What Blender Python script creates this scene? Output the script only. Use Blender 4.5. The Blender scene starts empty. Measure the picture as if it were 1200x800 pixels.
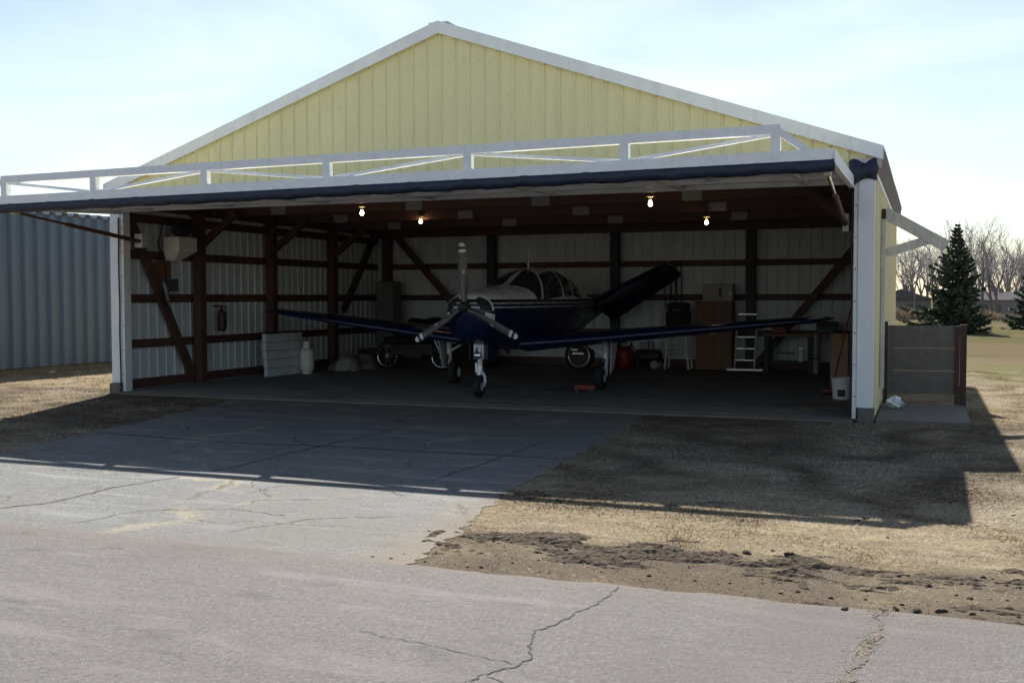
import bpy, math, random
import numpy as np
from mathutils import Vector, Matrix
R = math.radians
random.seed(7); rng = np.random.default_rng(11)
sc = bpy.context.scene
col = sc.collection

# ------------------------------------------------------------------ camera, sky, sun, exposure
CAM = Vector((12.916, -14.893, 1.6305))
YAW, PITCH, ROLL, FPX = 0.36910, -0.041387, -0.00174, 1257.5
cam = bpy.data.cameras.new('camera'); cam_o = bpy.data.objects.new('camera', cam); col.objects.link(cam_o)
cam.sensor_width = 36.0; cam.lens = FPX / 1200 * 36.0; cam.clip_start = 0.1; cam.clip_end = 5000
cam_o.location = CAM
fw = Vector((-math.sin(YAW) * math.cos(PITCH), math.cos(YAW) * math.cos(PITCH), math.sin(PITCH)))
rt = fw.cross(Vector((0, 0, 1))).normalized(); up = rt.cross(fw)
c_, s_ = math.cos(ROLL), math.sin(ROLL)
rt2 = rt * c_ + up * s_; up2 = up * c_ - rt * s_
cam_o.matrix_world = Matrix.Translation(CAM) @ Matrix((rt2, up2, -fw)).transposed().to_4x4()
sc.camera = cam_o

SUN_AZ = Vector((-0.377, 0.974))            # horizontal direction towards the sun
SUN_EL = R(43.8)
w = bpy.data.worlds.new('World'); sc.world = w; w.use_nodes = True
nt = w.node_tree; nt.nodes.clear()
out = nt.nodes.new('ShaderNodeOutputWorld'); bg = nt.nodes.new('ShaderNodeBackground')
sky = nt.nodes.new('ShaderNodeTexSky'); sky.sky_type = 'NISHITA'; sky.sun_disc = False
sky.sun_elevation = SUN_EL; sky.sun_rotation = math.atan2(SUN_AZ.x, SUN_AZ.y)
sky.air_density = 1.0; sky.dust_density = 0.5; sky.ozone_density = 0.6
# thin high cloud mixed over the clear sky
tcw = nt.nodes.new('ShaderNodeTexCoord')
mpw = nt.nodes.new('ShaderNodeMapping'); mpw.inputs['Scale'].default_value = (1.6, 1.6, 5.5)
nzw = nt.nodes.new('ShaderNodeTexNoise'); nzw.inputs['Scale'].default_value = 1.5; nzw.inputs['Detail'].default_value = 7; nzw.inputs['Roughness'].default_value = 0.58; nzw.inputs['Distortion'].default_value = 0.6
rmw = nt.nodes.new('ShaderNodeMapRange'); rmw.inputs['From Min'].default_value = 0.36; rmw.inputs['From Max'].default_value = 0.66; rmw.inputs['To Min'].default_value = 0.10; rmw.inputs['To Max'].default_value = 0.95
mxw = nt.nodes.new('ShaderNodeMix'); mxw.data_type = 'RGBA'
hsv = nt.nodes.new('ShaderNodeHueSaturation'); hsv.inputs['Saturation'].default_value = 0.75; hsv.inputs['Value'].default_value = 1.2
nt.links.new(tcw.outputs['Generated'], mpw.inputs['Vector']); nt.links.new(mpw.outputs[0], nzw.inputs['Vector'])
nt.links.new(nzw.outputs['Fac'], rmw.inputs['Value']); nt.links.new(rmw.outputs[0], mxw.inputs['Factor'])
nt.links.new(sky.outputs[0], mxw.inputs[6]); nt.links.new(sky.outputs[0], hsv.inputs['Color']); nt.links.new(hsv.outputs[0], mxw.inputs[7]); nt.links.new(mxw.outputs[2], bg.inputs['Color'])
nt.links.new(bg.outputs[0], out.inputs['Surface'])
bg.inputs['Strength'].default_value = 0.07
sun = bpy.data.lights.new('sun', 'SUN'); sun.energy = 5.0; sun.angle = R(0.53); sun.color = (1.0, 0.955, 0.88)
sun_o = bpy.data.objects.new('sun', sun); col.objects.link(sun_o); sun_o.location = (-8, 20, 30)
ld = Vector((-SUN_AZ.x * math.cos(SUN_EL), -SUN_AZ.y * math.cos(SUN_EL), -math.sin(SUN_EL)))
sun_o.rotation_euler = ld.to_track_quat('-Z', 'Y').to_euler()
vs = sc.view_settings; vs.view_transform = 'Standard'; vs.look = 'None'; vs.exposure = 0.82; vs.gamma = 1.0
sc.render.engine = 'CYCLES'
sc.cycles.use_denoising = True
sc.cycles.max_bounces = 10; sc.cycles.diffuse_bounces = 6; sc.cycles.glossy_bounces = 4; sc.cycles.transparent_max_bounces = 8
sc.cycles.sample_clamp_indirect = 6.0

# ------------------------------------------------------------------ materials
def nodes_of(name):
    m = bpy.data.materials.new(name); m.use_nodes = True
    n = m.node_tree; b = n.nodes['Principled BSDF']
    return m, n, b
def N(n, t, **kw):
    x = n.nodes.new(t)
    for k, v in kw.items():
        if k in x.inputs: x.inputs[k].default_value = v
        else: setattr(x, k, v)
    return x
def rgba(c): return (c[0], c[1], c[2], 1.0)
def mixc(n, fac, a, b, blend='MIX'):
    x = n.nodes.new('ShaderNodeMix'); x.data_type = 'RGBA'; x.blend_type = blend
    for v, i in ((fac, 0), (a, 6), (b, 7)):
        if isinstance(v, (int, float)): x.inputs[i].default_value = v
        elif isinstance(v, tuple): x.inputs[i].default_value = rgba(v)
        else: n.links.new(v, x.inputs[i])
    return x.outputs[2]
def mrange(n, v, a, b, c=0.0, d=1.0):
    x = n.nodes.new('ShaderNodeMapRange'); n.links.new(v, x.inputs['Value'])
    x.inputs['From Min'].default_value = a; x.inputs['From Max'].default_value = b
    x.inputs['To Min'].default_value = c; x.inputs['To Max'].default_value = d
    return x.outputs[0]
def mth(n, op, a, b=None, c=None):
    x = n.nodes.new('ShaderNodeMath'); x.operation = op
    for i, v in enumerate((a, b, c)):
        if v is None: continue
        if isinstance(v, (int, float)): x.inputs[i].default_value = v
        else: n.links.new(v, x.inputs[i])
    return x.outputs[0]
def noise(n, vec, scale, detail=4, rough=0.55, dist=0.0):
    x = N(n, 'ShaderNodeTexNoise', Scale=scale, Detail=detail, Roughness=rough, Distortion=dist)
    n.links.new(vec, x.inputs['Vector']); return x.outputs['Fac']
def scaled(n, vec, s):
    x = N(n, 'ShaderNodeMapping'); x.inputs['Scale'].default_value = s; n.links.new(vec, x.inputs['Vector']); return x.outputs[0]
def bump(n, b, h, strength, dist):
    x = N(n, 'ShaderNodeBump', Strength=strength, Distance=dist); n.links.new(h, x.inputs['Height']); n.links.new(x.outputs[0], b.inputs['Normal'])
MATS = {}
def pm(name, c, rough=0.6, metal=0.0, var=0.14, scale=5.0, bmp=0.0, bscale=60.0, dirt=0.0, dirtc=(0.09, 0.075, 0.06), spec=0.5, streak=False):
    """painted / plain material: mottled colour, uneven gloss, optional grime"""
    if name in MATS: return MATS[name]
    m, n, b = nodes_of(name)
    tc = N(n, 'ShaderNodeTexCoord').outputs['Object']
    f = noise(n, scaled(n, tc, (1, 1, 0.25)) if streak else tc, scale, 5, 0.6)
    a = tuple(max(0, x * (1 - var)) for x in c); d = tuple(min(1, x * (1 + var)) for x in c)
    cc = mixc(n, mrange(n, f, 0.3, 0.7), a, d)
    if dirt > 0:
        g = noise(n, scaled(n, tc, (1, 1, 0.3)) if streak else tc, scale * 2.3, 6, 0.68, 0.4)
        cc = mixc(n, mth(n, 'MULTIPLY', mrange(n, g, 0.5, 0.72), dirt), cc, dirtc)
    n.links.new(cc, b.inputs['Base Color'])
    n.links.new(mrange(n, f, 0.25, 0.75, max(0.03, rough - 0.1), min(1, rough + 0.12)), b.inputs['Roughness'])
    b.inputs['Metallic'].default_value = metal; b.inputs['Specular IOR Level'].default_value = spec
    if bmp > 0: bump(n, b, noise(n, tc, bscale, 4), bmp, 0.01)
    MATS[name] = m; return m

M_yellow = pm('yellow_siding', (0.78, 0.72, 0.43), 0.5, 0, 0.05, 1.2, dirt=0.16, dirtc=(0.4, 0.36, 0.22), streak=True)
n = M_yellow.node_tree; b = n.nodes['Principled BSDF']; src = b.inputs['Base Color'].links[0].from_socket
n.links.new(mixc(n, mrange(n, N(n, 'ShaderNodeObjectInfo').outputs['Random'], 0, 1, 0.0, 0.16), src, (0.62, 0.58, 0.40)), b.inputs['Base Color'])
M_white = pm('white_trim_paint', (0.82, 0.85, 0.88), 0.45, 0, 0.05, 3, dirt=0.22, dirtc=(0.42, 0.4, 0.36), streak=True)
M_tube = pm('white_tube_paint', (0.82, 0.85, 0.88), 0.5, 0, 0.06, 7, dirt=0.3, dirtc=(0.45, 0.42, 0.36))
M_oldwhite = pm('weathered_white_wood', (0.62, 0.61, 0.58), 0.75, 0, 0.12, 9, 0.25, 90, dirt=0.45, dirtc=(0.24, 0.17, 0.12), streak=True)
M_inner = pm('bare_white_steel', (0.66, 0.73, 0.77), 0.5, 0.0, 0.10, 2.5, dirt=0.3, dirtc=(0.2, 0.19, 0.17), streak=True)
M_under = pm('door_liner', (0.58, 0.61, 0.64), 0.5, 0, 0.1, 3, dirt=0.35, dirtc=(0.26, 0.25, 0.25))
M_red = pm('red_oxide_steel', (0.098, 0.050, 0.039), 0.62, 0, 0.22, 4, 0.1, 60, dirt=0.35, dirtc=(0.06, 0.03, 0.022))
M_dkbeam = pm('dark_blue_grey_paint', (0.035, 0.036, 0.05), 0.6, 0, 0.2, 4)
M_seal = pm('navy_rubber_seal', (0.010, 0.020, 0.048), 0.5, 0, 0.3, 6, 0.3, 25)
M_eave = pm('weathered_eave_sheet', (0.30, 0.27, 0.25), 0.7, 0, 0.15, 5, dirt=0.5, dirtc=(0.14, 0.10, 0.08))
M_roof = pm('galvanised_roof', (0.36, 0.36, 0.36), 0.45, 0.35, 0.12, 3, dirt=0.3)
M_plate = pm('galvanised_plate', (0.25, 0.26, 0.27), 0.5, 0.2, 0.1, 8)
M_conc = pm('footing_concrete', (0.15, 0.135, 0.12), 0.9, 0, 0.25, 9, 0.6, 40, dirt=0.5)
M_black = pm('black_rubber', (0.012, 0.012, 0.013), 0.7, 0, 0.3, 12, 0.2, 80)
M_dark = pm('dark_grey_steel', (0.035, 0.036, 0.04), 0.5, 0.2, 0.3, 8)
M_chrome = pm('chrome', (0.75, 0.76, 0.78), 0.15, 1.0, 0.05, 10)
M_alu = pm('aluminium', (0.72, 0.73, 0.75), 0.35, 0.85, 0.08, 12)
M_navy = pm('navy_aircraft_paint', (0.005, 0.011, 0.050), 0.22, 0, 0.12, 2)
M_acwhite = pm('white_aircraft_paint', (0.62, 0.63, 0.62), 0.28, 0, 0.05, 3, dirt=0.12)
M_gearw = pm('landing_gear_enamel', (0.62, 0.64, 0.66), 0.35, 0.1, 0.12, 12, dirt=0.4)
M_blueg = pm('blue_grey_corrugated', (0.11, 0.15, 0.215), 0.5, 0.15, 0.10, 2.0, dirt=0.3, dirtc=(0.10, 0.11, 0.13), streak=True)
M_brownwall = pm('weathered_brown_panel', (0.135, 0.125, 0.118), 0.8, 0, 0.22, 5, 0.3, 50, dirt=0.35, dirtc=(0.07, 0.05, 0.045))
M_rust = pm('rust_brown_post', (0.055, 0.030, 0.026), 0.75, 0, 0.25, 8, 0.2, 50)
M_wood = pm('tan_plywood', (0.36, 0.24, 0.14), 0.75, 0, 0.15, 7, 0.2, 60, dirt=0.2)
M_brwood = pm('brown_cabinet', (0.20, 0.10, 0.052), 0.55, 0, 0.2, 5, dirt=0.2, streak=True)
M_cardw = pm('pale_carton', (0.46, 0.42, 0.36), 0.8, 0, 0.08, 6, dirt=0.15)
M_redp = pm('red_plastic', (0.20, 0.014, 0.014), 0.45, 0, 0.1, 6)
M_tarp = pm('grey_tarpaulin', (0.25, 0.24, 0.23), 0.6, 0, 0.22, 6, 0.5, 18)
M_buck = pm('white_plastic', (0.72, 0.71, 0.66), 0.45, 0, 0.05, 6, dirt=0.3, dirtc=(0.4, 0.34, 0.26))
M_bag = pm('thin_white_plastic', (0.8, 0.83, 0.86), 0.35, 0, 0.06, 20)
M_prop = pm('grey_propeller_paint', (0.13, 0.13, 0.135), 0.45, 0.2, 0.1, 10)
M_pwhite = pm('tip_white', (0.78, 0.78, 0.76), 0.4, 0, 0.04, 10)
M_pink = pm('faded_decal', (0.62, 0.45, 0.47), 0.5, 0, 0.1, 40)
M_pblack = pm('tip_black', (0.015, 0.015, 0.016), 0.45, 0, 0.04, 10)
M_bark = pm('grey_bark', (0.15, 0.135, 0.125), 0.9, 0, 0.25, 8, 0.4, 30)
M_twig = pm('bare_twigs', (0.27, 0.25, 0.26), 0.9, 0, 0.2, 3)
M_yel = pm('worn_yellow_line', (0.34, 0.26, 0.06), 0.85, 0, 0.3, 14, dirt=0.8, dirtc=(0.16, 0.145, 0.12))
M_hwall = pm('far_house_wall', (0.22, 0.21, 0.215), 0.8, 0, 0.08, 2)
M_hroof = pm('far_house_roof', (0.12, 0.115, 0.12), 1.0, 0, 0.12, 2, spec=0.0)
M_hdark = pm('far_house_window', (0.05, 0.06, 0.07), 0.2, 0, 0.1, 2)
M_clod = pm('dark_soil', (0.055, 0.04, 0.03), 0.95, 0, 0.35, 22, 0.8, 60)

m, n, b = nodes_of('aircraft_glass'); b.inputs['Base Color'].default_value = (0.03, 0.044, 0.043, 1); b.inputs['Roughness'].default_value = 0.06
MATS['glass'] = M_glass = m
m, n, b = nodes_of('lit_bulb'); b.inputs['Base Color'].default_value = (0.9, 0.8, 0.6, 1)
b.inputs['Emission Color'].default_value = (1.0, 0.62, 0.26, 1); b.inputs['Emission Strength'].default_value = 22
M_bulb = m

# fuselage livery: white above, dark and white pin stripes, navy belly (bands of paint at fixed heights on the body)
m, n, b = nodes_of('fuselage_livery')
tc = N(n, 'ShaderNodeTexCoord').outputs['Object']
sp = N(n, 'ShaderNodeSeparateXYZ'); n.links.new(tc, sp.inputs[0])
z = sp.outputs['Z']
rp = N(n, 'ShaderNodeValToRGB'); rp.color_ramp.interpolation = 'CONSTANT'
n.links.new(mrange(n, z, 1.40, 1.70), rp.inputs['Fac'])
er = rp.color_ramp
navy = (0.005, 0.011, 0.050, 1); wht = (0.72, 0.73, 0.72, 1); brn = (0.028, 0.017, 0.014, 1); dnv = (0.012, 0.02, 0.06, 1)
er.elements[0].position = 0; er.elements[0].color = navy; er.elements[1].position = 0.17; er.elements[1].color = wht
for p, cc in ((0.215, dnv), (0.39, wht), (0.435, brn), (0.62, wht)):
    e = er.elements.new(p); e.color = cc
nn = noise(n, tc, 4, 5)
n.links.new(mixc(n, 0.12, rp.outputs['Color'], mixc(n, nn, (0.6, 0.6, 0.6), (1.0, 1.0, 1.0)), 'MULTIPLY'), b.inputs['Base Color'])
n.links.new(mrange(n, nn, 0.3, 0.7, 0.2, 0.34), b.inputs['Roughness'])
M_fus = m

# ------------------------------------------------------------------ mesh helpers
OFF = {}
class MB:
    def __init__(self): self.v = []; self.f = []
    def quad(self, *p):
        i = len(self.v); self.v += [tuple(x) for x in p]; self.f.append(tuple(range(i, i + len(p)))); return self
    def box(self, x0, x1, y0, y1, z0, z1):
        i = len(self.v)
        self.v += [(x, y, zz) for zz in (z0, z1) for (x, y) in ((x0, y0), (x1, y0), (x1, y1), (x0, y1))]
        for q in ((0, 3, 2, 1), (4, 5, 6, 7), (0, 1, 5, 4), (1, 2, 6, 5), (2, 3, 7, 6), (3, 0, 4, 7)): self.f.append(tuple(i + k for k in q))
        return self
    def beam(self, p, q, w, h, upv=(0, 0, 1)):
        p = Vector(p); q = Vector(q); d = (q - p).normalized(); u = Vector(upv)
        if abs(d.dot(u)) > 0.98: u = Vector((0, 1, 0))
        s = d.cross(u).normalized(); u = s.cross(d)
        i = len(self.v)
        for e in (p, q):
            for a, bb in ((-1, -1), (1, -1), (1, 1), (-1, 1)): self.v.append(tuple(e + s * (a * w / 2) + u * (bb * h / 2)))
        for t in ((0, 3, 2, 1), (4, 5, 6, 7), (0, 1, 5, 4), (1, 2, 6, 5), (2, 3, 7, 6), (3, 0, 4, 7)): self.f.append(tuple(i + k for k in t))
        return self
    def tube(self, pts, rad, n=8, cap=True):
        pts = [Vector(p) for p in pts]
        rad = rad if isinstance(rad, (list, tuple)) else [rad] * len(pts)
        base = len(self.v); ref = None
        for k, p in enumerate(pts):
            d = (pts[min(k + 1, len(pts) - 1)] - pts[max(k - 1, 0)]).normalized()
            if ref is None: ref = Vector((0, 0, 1)) if abs(d.z) < 0.9 else Vector((1, 0, 0))
            s = d.cross(ref).normalized(); u = s.cross(d); ref = u
            for j in range(n):
                a = 2 * math.pi * j / n
                self.v.append(tuple(p + (s * math.cos(a) + u * math.sin(a)) * rad[k]))
        for k in range(len(pts) - 1):
            for j in range(n):
                j2 = (j + 1) % n
                self.f.append((base + k * n + j, base + k * n + j2, base + (k + 1) * n + j2, base + (k + 1) * n + j))
        if cap:
            self.f.append(tuple(base + j for j in reversed(range(n)))); e = base + (len(pts) - 1) * n; self.f.append(tuple(e + j for j in range(n)))
        return self
    def lathe(self, prof, c, n=20, axis='z'):
        """prof: list of (radius, height)"""
        base = len(self.v); c = Vector(c)
        for r, h in prof:
            for j in range(n):
                a = 2 * math.pi * j / n; x, y = r * math.cos(a), r * math.sin(a)
                self.v.append(tuple(c + (Vector((x, y, h)) if axis == 'z' else Vector((h, x, y)) if axis == 'x' else Vector((x, h, y)))))
        for k in range(len(prof) - 1):
            for j in range(n):
                j2 = (j + 1) % n
                self.f.append((base + k * n + j, base + k * n + j2, base + (k + 1) * n + j2, base + (k + 1) * n + j))
        return self
    def grid(self, P):
        """P[i][j] rows of points"""
        base = len(self.v); a, bb = len(P), len(P[0])
        for r in P: self.v += [tuple(p) for p in r]
        for i in range(a - 1):
            for j in range(bb - 1):
                self.f.append((base + i * bb + j, base + i * bb + j + 1, base + (i + 1) * bb + j + 1, base + (i + 1) * bb + j))
        return self
    def build(self, name, mat, parent=None, smooth=False, bevel=0.0, **tags):
        off = OFF.get(parent.name, Vector((0, 0, 0))) if parent else Vector((0, 0, 0))
        me = bpy.data.meshes.new(name)
        me.from_pydata([(x - off.x, y - off.y, zz - off.z) for x, y, zz in self.v], [], self.f); me.update()
        if smooth: me.polygons.foreach_set('use_smooth', [True] * len(me.polygons))
        if mat: me.materials.append(mat)
        o = bpy.data.objects.new(name, me); col.objects.link(o)
        if parent: o.parent = parent; OFF[o.name] = off
        if bevel > 0:
            bv = o.modifiers.new('bevel', 'BEVEL'); bv.width = bevel; bv.segments = 2; bv.limit_method = 'ANGLE'; bv.angle_limit = R(40)
        return tag(o, **tags)
def tag(o, label=None, category=None, group=None, kind=None):
    for k, v in (('label', label), ('category', category), ('group', group), ('kind', kind)):
        if v: o[k] = v
    return o
def thing(name, loc, label, category, group=None, world=True):
    o = bpy.data.objects.new(name, None); col.objects.link(o); o.location = loc; o.empty_display_size = 0.2
    OFF[o.name] = Vector(loc) if world else Vector((0, 0, 0))      # world=True: parts are written in world coordinates
    return tag(o, label, category, group)
def copy_tree(o, parent=None):
    c = o.copy(); col.objects.link(c); c.parent = parent
    for ch in list(o.children): copy_tree(ch, c)
    return c
def smoothstep(a, b, x):
    t = max(0, min(1, (x - a) / (b - a))); return t * t * (3 - 2 * t)

# ------------------------------------------------------------------ dimensions of the hangar (m)
W = 12.0; PW = 0.26; D = 9.6; HO = 3.14
PEAK = 5.74; EAVE = 3.55; OH = 0.10; XE0, XE1 = -PW - OH, W + PW + OH; YF, YB = -0.07, 9.95
SL = (PEAK - EAVE) / (XE1 - W / 2)
def roof_z(x): return PEAK - abs(x - W / 2) * SL

# ------------------------------------------------------------------ ground, road, apron
def ground_mat():
    m, n, b = nodes_of('dry_lawn_soil')
    tc = N(n, 'ShaderNodeTexCoord').outputs['Object']; sp = N(n, 'ShaderNodeSeparateXYZ'); n.links.new(tc, sp.inputs[0])
    big = noise(n, tc, 0.16, 5, 0.6); mid = noise(n, tc, 1.1, 6, 0.65, 0.3); fine = noise(n, scaled(n, tc, (1, 0.7, 1)), 30, 4, 0.8); fib = noise(n, scaled(n, tc, (1, 2.2, 1)), 45, 4, 0.75)
    straw = mixc(n, mrange(n, fine, 0.3, 0.7), (0.105, 0.080, 0.052), (0.345, 0.278, 0.182))
    tuft = noise(n, scaled(n, tc, (1, 1.8, 1)), 3.2, 6, 0.7, 0.4)
    straw = mixc(n, mth(n, 'MULTIPLY', mrange(n, tuft, 0.50, 0.68), 0.65), straw, (0.125, 0.098, 0.068)); straw = mixc(n, mth(n, 'MULTIPLY', mrange(n, tuft, 0.47, 0.32), 0.6), straw, (0.38, 0.325, 0.225))
    straw = mixc(n, mth(n, 'MULTIPLY', mrange(n, fib, 0.5, 0.75), 0.5), straw, (0.40, 0.345, 0.24))
    green = mixc(n, mrange(n, fine, 0.3, 0.7), (0.15, 0.145, 0.06), (0.23, 0.215, 0.105))
    far = mrange(n, sp.outputs['Y'], 5, 14)
    c = mixc(n, mth(n, 'MULTIPLY', mrange(n, big, 0.44, 0.58), mth(n, 'MULTIPLY', far, 0.8)), straw, green)
    c = mixc(n, mth(n, 'MULTIPLY', mrange(n, sp.outputs['Y'], 4, 18), 0.85), c, mixc(n, mrange(n, big, 0.42, 0.58), (0.125, 0.10, 0.062), (0.085, 0.084, 0.040)))
    soil = mixc(n, fine, (0.07, 0.057, 0.047), (0.155, 0.127, 0.098))
    # worn strip of churned soil beside the road and before the hangar door, where its colour also deepens the building's shade
    y = mth(n, 'ADD', sp.outputs['Y'], mth(n, 'MULTIPLY', mth(n, 'SUBTRACT', mid, 0.5), 1.5))
    strip = mth(n, 'MULTIPLY', mrange(n, y, -7.7, -8.05), mrange(n, mid, 0.30, 0.5, 0.55, 1.0))
    spots = mrange(n, noise(n, scaled(n, tc, (0.7, 1.6, 1)), 2.3, 6, 0.7, 0.5), 0.58, 0.67)
    near = mth(n, 'MULTIPLY', mrange(n, sp.outputs['Y'], 1.5, -0.5), 0.75)
    yard_soil_shade = mth(n, 'MULTIPLY', mth(n, 'MULTIPLY', mrange(n, y, -6.3, -4.2), mrange(n, sp.outputs['Y'], 1.2, 0.2)), mrange(n, mid, 0.36, 0.54, 0.15, 0.9))  # bare soil patches, with the hangar's shade partly painted into the ground colour
    s = mth(n, 'MAXIMUM', mth(n, 'MAXIMUM', mth(n, 'MULTIPLY', strip, 0.92), mth(n, 'MULTIPLY', spots, near)), yard_soil_shade)
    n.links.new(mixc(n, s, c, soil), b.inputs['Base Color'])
    b.inputs['Roughness'].default_value = 1.0; b.inputs['Specular IOR Level'].default_value = 0.0
    bump(n, b, mth(n, 'ADD', mth(n, 'MULTIPLY', fine, 0.5), mth(n, 'MULTIPLY', mid, 1.2)), 0.5, 0.02)
    return m
def ground_h(x, y):
    return -0.03
g = MB()
xs = [-900, -300, -120, -60, -40, -30, -20, -14, -10, -6, -2, 2, 6, 10, 12, 14, 16, 18, 20, 24, 30, 40, 60, 120, 300, 900]
ys = [-60, -30, -20, -14, -10, -6, -2, 2, 6, 10, 14, 20, 30, 40, 60, 90, 140, 300, 700, 2000]
rowsP = [[(x, y, -0.03) for x in xs] for y in ys]
M_ground = ground_mat()
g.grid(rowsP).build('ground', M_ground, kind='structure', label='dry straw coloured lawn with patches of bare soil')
OFF['ground'] = Vector((0, 0, 0))

def paving_mat(name, base, base2, stain, scale, crackscale, crackamt, edge=None):
    m, n, b = nodes_of(name)
    tc = N(n, 'ShaderNodeTexCoord').outputs['Object']; sp = N(n, 'ShaderNodeSeparateXYZ'); n.links.new(tc, sp.inputs[0])
    big = noise(n, tc, 0.45, 5, 0.6, 0.4); streak = noise(n, scaled(n, tc, (0.5, 2.4, 1)), 1.3, 6, 0.62, 0.7)
    agg = N(n, 'ShaderNodeTexVoronoi', Scale=scale); n.links.new(tc, agg.inputs['Vector'])
    fine = noise(n, tc, scale * 0.8, 4, 0.75)
    c = mixc(n, mrange(n, fine, 0.28, 0.72), base, base2)
    mot = noise(n, scaled(n, tc, (1, 1.6, 1)), 9, 7, 0.75)
    grn = noise(n, scaled(n, tc, (1, 0.55, 1)), 42, 3, 0.8)
    c = mixc(n, mth(n, 'MULTIPLY', mrange(n, grn, 0.52, 0.66), 0.55), c, tuple(x * 0.55 for x in base)); c = mixc(n, mth(n, 'MULTIPLY', mrange(n, grn, 0.46, 0.33), 0.55), c, tuple(min(1, x * 1.45) for x in base2))
    c = mixc(n, mth(n, 'MULTIPLY', mrange(n, mot, 0.56, 0.72), 0.35), c, tuple(x * 0.6 for x in base)); c = mixc(n, mth(n, 'MULTIPLY', mrange(n, mot, 0.46, 0.3), 0.4), c, tuple(x * 1.25 for x in base2))
    c = mixc(n, mth(n, 'MULTIPLY', mrange(n, agg.outputs['Distance'], 0.12, 0.0), 0.5), c, tuple(min(1, x * 1.9) for x in base2))
    c = mixc(n, mth(n, 'MULTIPLY', mrange(n, streak, 0.52, 0.70), 0.55), c, tuple(min(1, x * 1.38) for x in base2))
    c = mixc(n, mth(n, 'MULTIPLY', mrange(n, big, 0.48, 0.68), 0.6), c, stain)
    c = mixc(n, mth(n, 'MULTIPLY', mrange(n, noise(n, scaled(n, tc, (0.8, 2.0, 1)), 1.9, 6, 0.6, 0.3), 0.60, 0.72), 0.45), c, tuple(x * 0.45 for x in base))
    # hairline crazing
    if crackamt > 0:
        wv = N(n, 'ShaderNodeVectorMath', operation='ADD'); n.links.new(tc, wv.inputs[0])
        nv = N(n, 'ShaderNodeTexNoise', Scale=1.7, Detail=6, Roughness=0.7); n.links.new(tc, nv.inputs['Vector'])
        sv = N(n, 'ShaderNodeVectorMath', operation='SCALE'); sv.inputs['Scale'].default_value = 0.55; n.links.new(nv.outputs['Color'], sv.inputs[0]); n.links.new(sv.outputs[0], wv.inputs[1])
        vo = N(n, 'ShaderNodeTexVoronoi', Scale=crackscale); vo.feature = 'DISTANCE_TO_EDGE'; n.links.new(wv.outputs[0], vo.inputs['Vector'])
        cr = mth(n, 'MULTIPLY', mrange(n, vo.outputs['Distance'], 0.012, 0.003), mrange(n, noise(n, tc, 0.9, 3), 0.46, 0.58))
        sand = mth(n, 'MULTIPLY', mrange(n, vo.outputs['Distance'], 0.08, 0.0), mrange(n, noise(n, tc, 1.1, 4, 0.6), 0.5, 0.62))
        c = mixc(n, mth(n, 'MULTIPLY', sand, 0.5), c, (0.40, 0.33, 0.20))
        c = mixc(n, mth(n, 'MULTIPLY', cr, crackamt), c, (0.05, 0.045, 0.04))
    if edge:                                   # sand and soil that has washed over the border
        for (axis, a, bb, colr) in edge:
            v = mth(n, 'ADD', sp.outputs[axis], mth(n, 'MULTIPLY', mth(n, 'SUBTRACT', noise(n, scaled(n, tc, (1, 1.7, 1)), 2.6, 7, 0.7), 0.5), 0.7))
            c = mixc(n, mth(n, 'MULTIPLY', mrange(n, v, a, bb), 0.8), c, colr)
    n.links.new(c, b.inputs['Base Color'])
    b.inputs['Roughness'].default_value = 0.85; b.inputs['Specular IOR Level'].default_value = 0.3
    bump(n, b, mth(n, 'ADD', mth(n, 'ADD', fine, mot), mth(n, 'MULTIPLY', agg.outputs['Distance'], 0.6)), 0.7, 0.008)
    return m
M_road = paving_mat('road_paving', (0.114, 0.102, 0.097), (0.174, 0.159, 0.152), (0.108, 0.095, 0.091), 90, 0.5, 0.0, [('Y', -9.14, -8.88, (0.17, 0.138, 0.11))])
M_apron = paving_mat('apron_asphalt', (0.088, 0.090, 0.089), (0.218, 0.217, 0.208), (0.15, 0.14, 0.125), 70, 0.75, 0.85, [('Y', -8.80, -9.08, (0.165, 0.135, 0.108)), ('X', 9.35, 9.85, (0.19, 0.155, 0.11))])

def sheet(name, poly, z, mat, **tags):
    b_ = MB(); b_.quad(*[(x, y, z) for x, y in poly]); return b_.build(name, mat, **tags)
def ragged(p, q, n, amp, seed):
    r = random.Random(seed); out_ = []; k = 0.0
    for i in range(n + 1):
        t = i / n; k = 0.6 * k + r.uniform(-amp, amp)
        dx, dy = q[0] - p[0], q[1] - p[1]; L = math.hypot(dx, dy)
        out_.append((p[0] + dx * t - dy / L * k, p[1] + dy * t + dx / L * k))
    return out_
# road: a strip along the hangar row, its kerbless edge crumbling at y = -9
edge = ragged((60, -8.62), (12.2, -8.99), 160, 0.025, 3) + ragged((12.1, -8.99), (6.0, -9.0), 90, 0.02, 4)[1:] + ragged((5.9, -9.0), (-60, -8.6), 120, 0.03, 5)[1:]
road = sheet('road', [(-60, -26), (60, -26)] + edge, -0.022, M_road, kind='structure', label='pale worn asphalt road with a meandering crack')
apron_poly = ragged((9.95, -9.03), (9.62, -6.4), 45, 0.05, 8) + ragged((9.6, -6.35), (9.3, -0.6), 70, 0.04, 9) + [(9.3, -0.05)] + [(2.5, -0.05)] + ragged((2.5, -0.5), (3.75, -6.4), 50, 0.05, 10) + ragged((3.76, -6.45), (4.2, -9.03), 20, 0.05, 12)
apron = sheet('apron', apron_poly, -0.0262, M_apron, kind='structure', label='cracked older asphalt apron in front of the hangar')
for o in (road, apron): OFF[o.name] = Vector((0, 0, 0))

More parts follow.
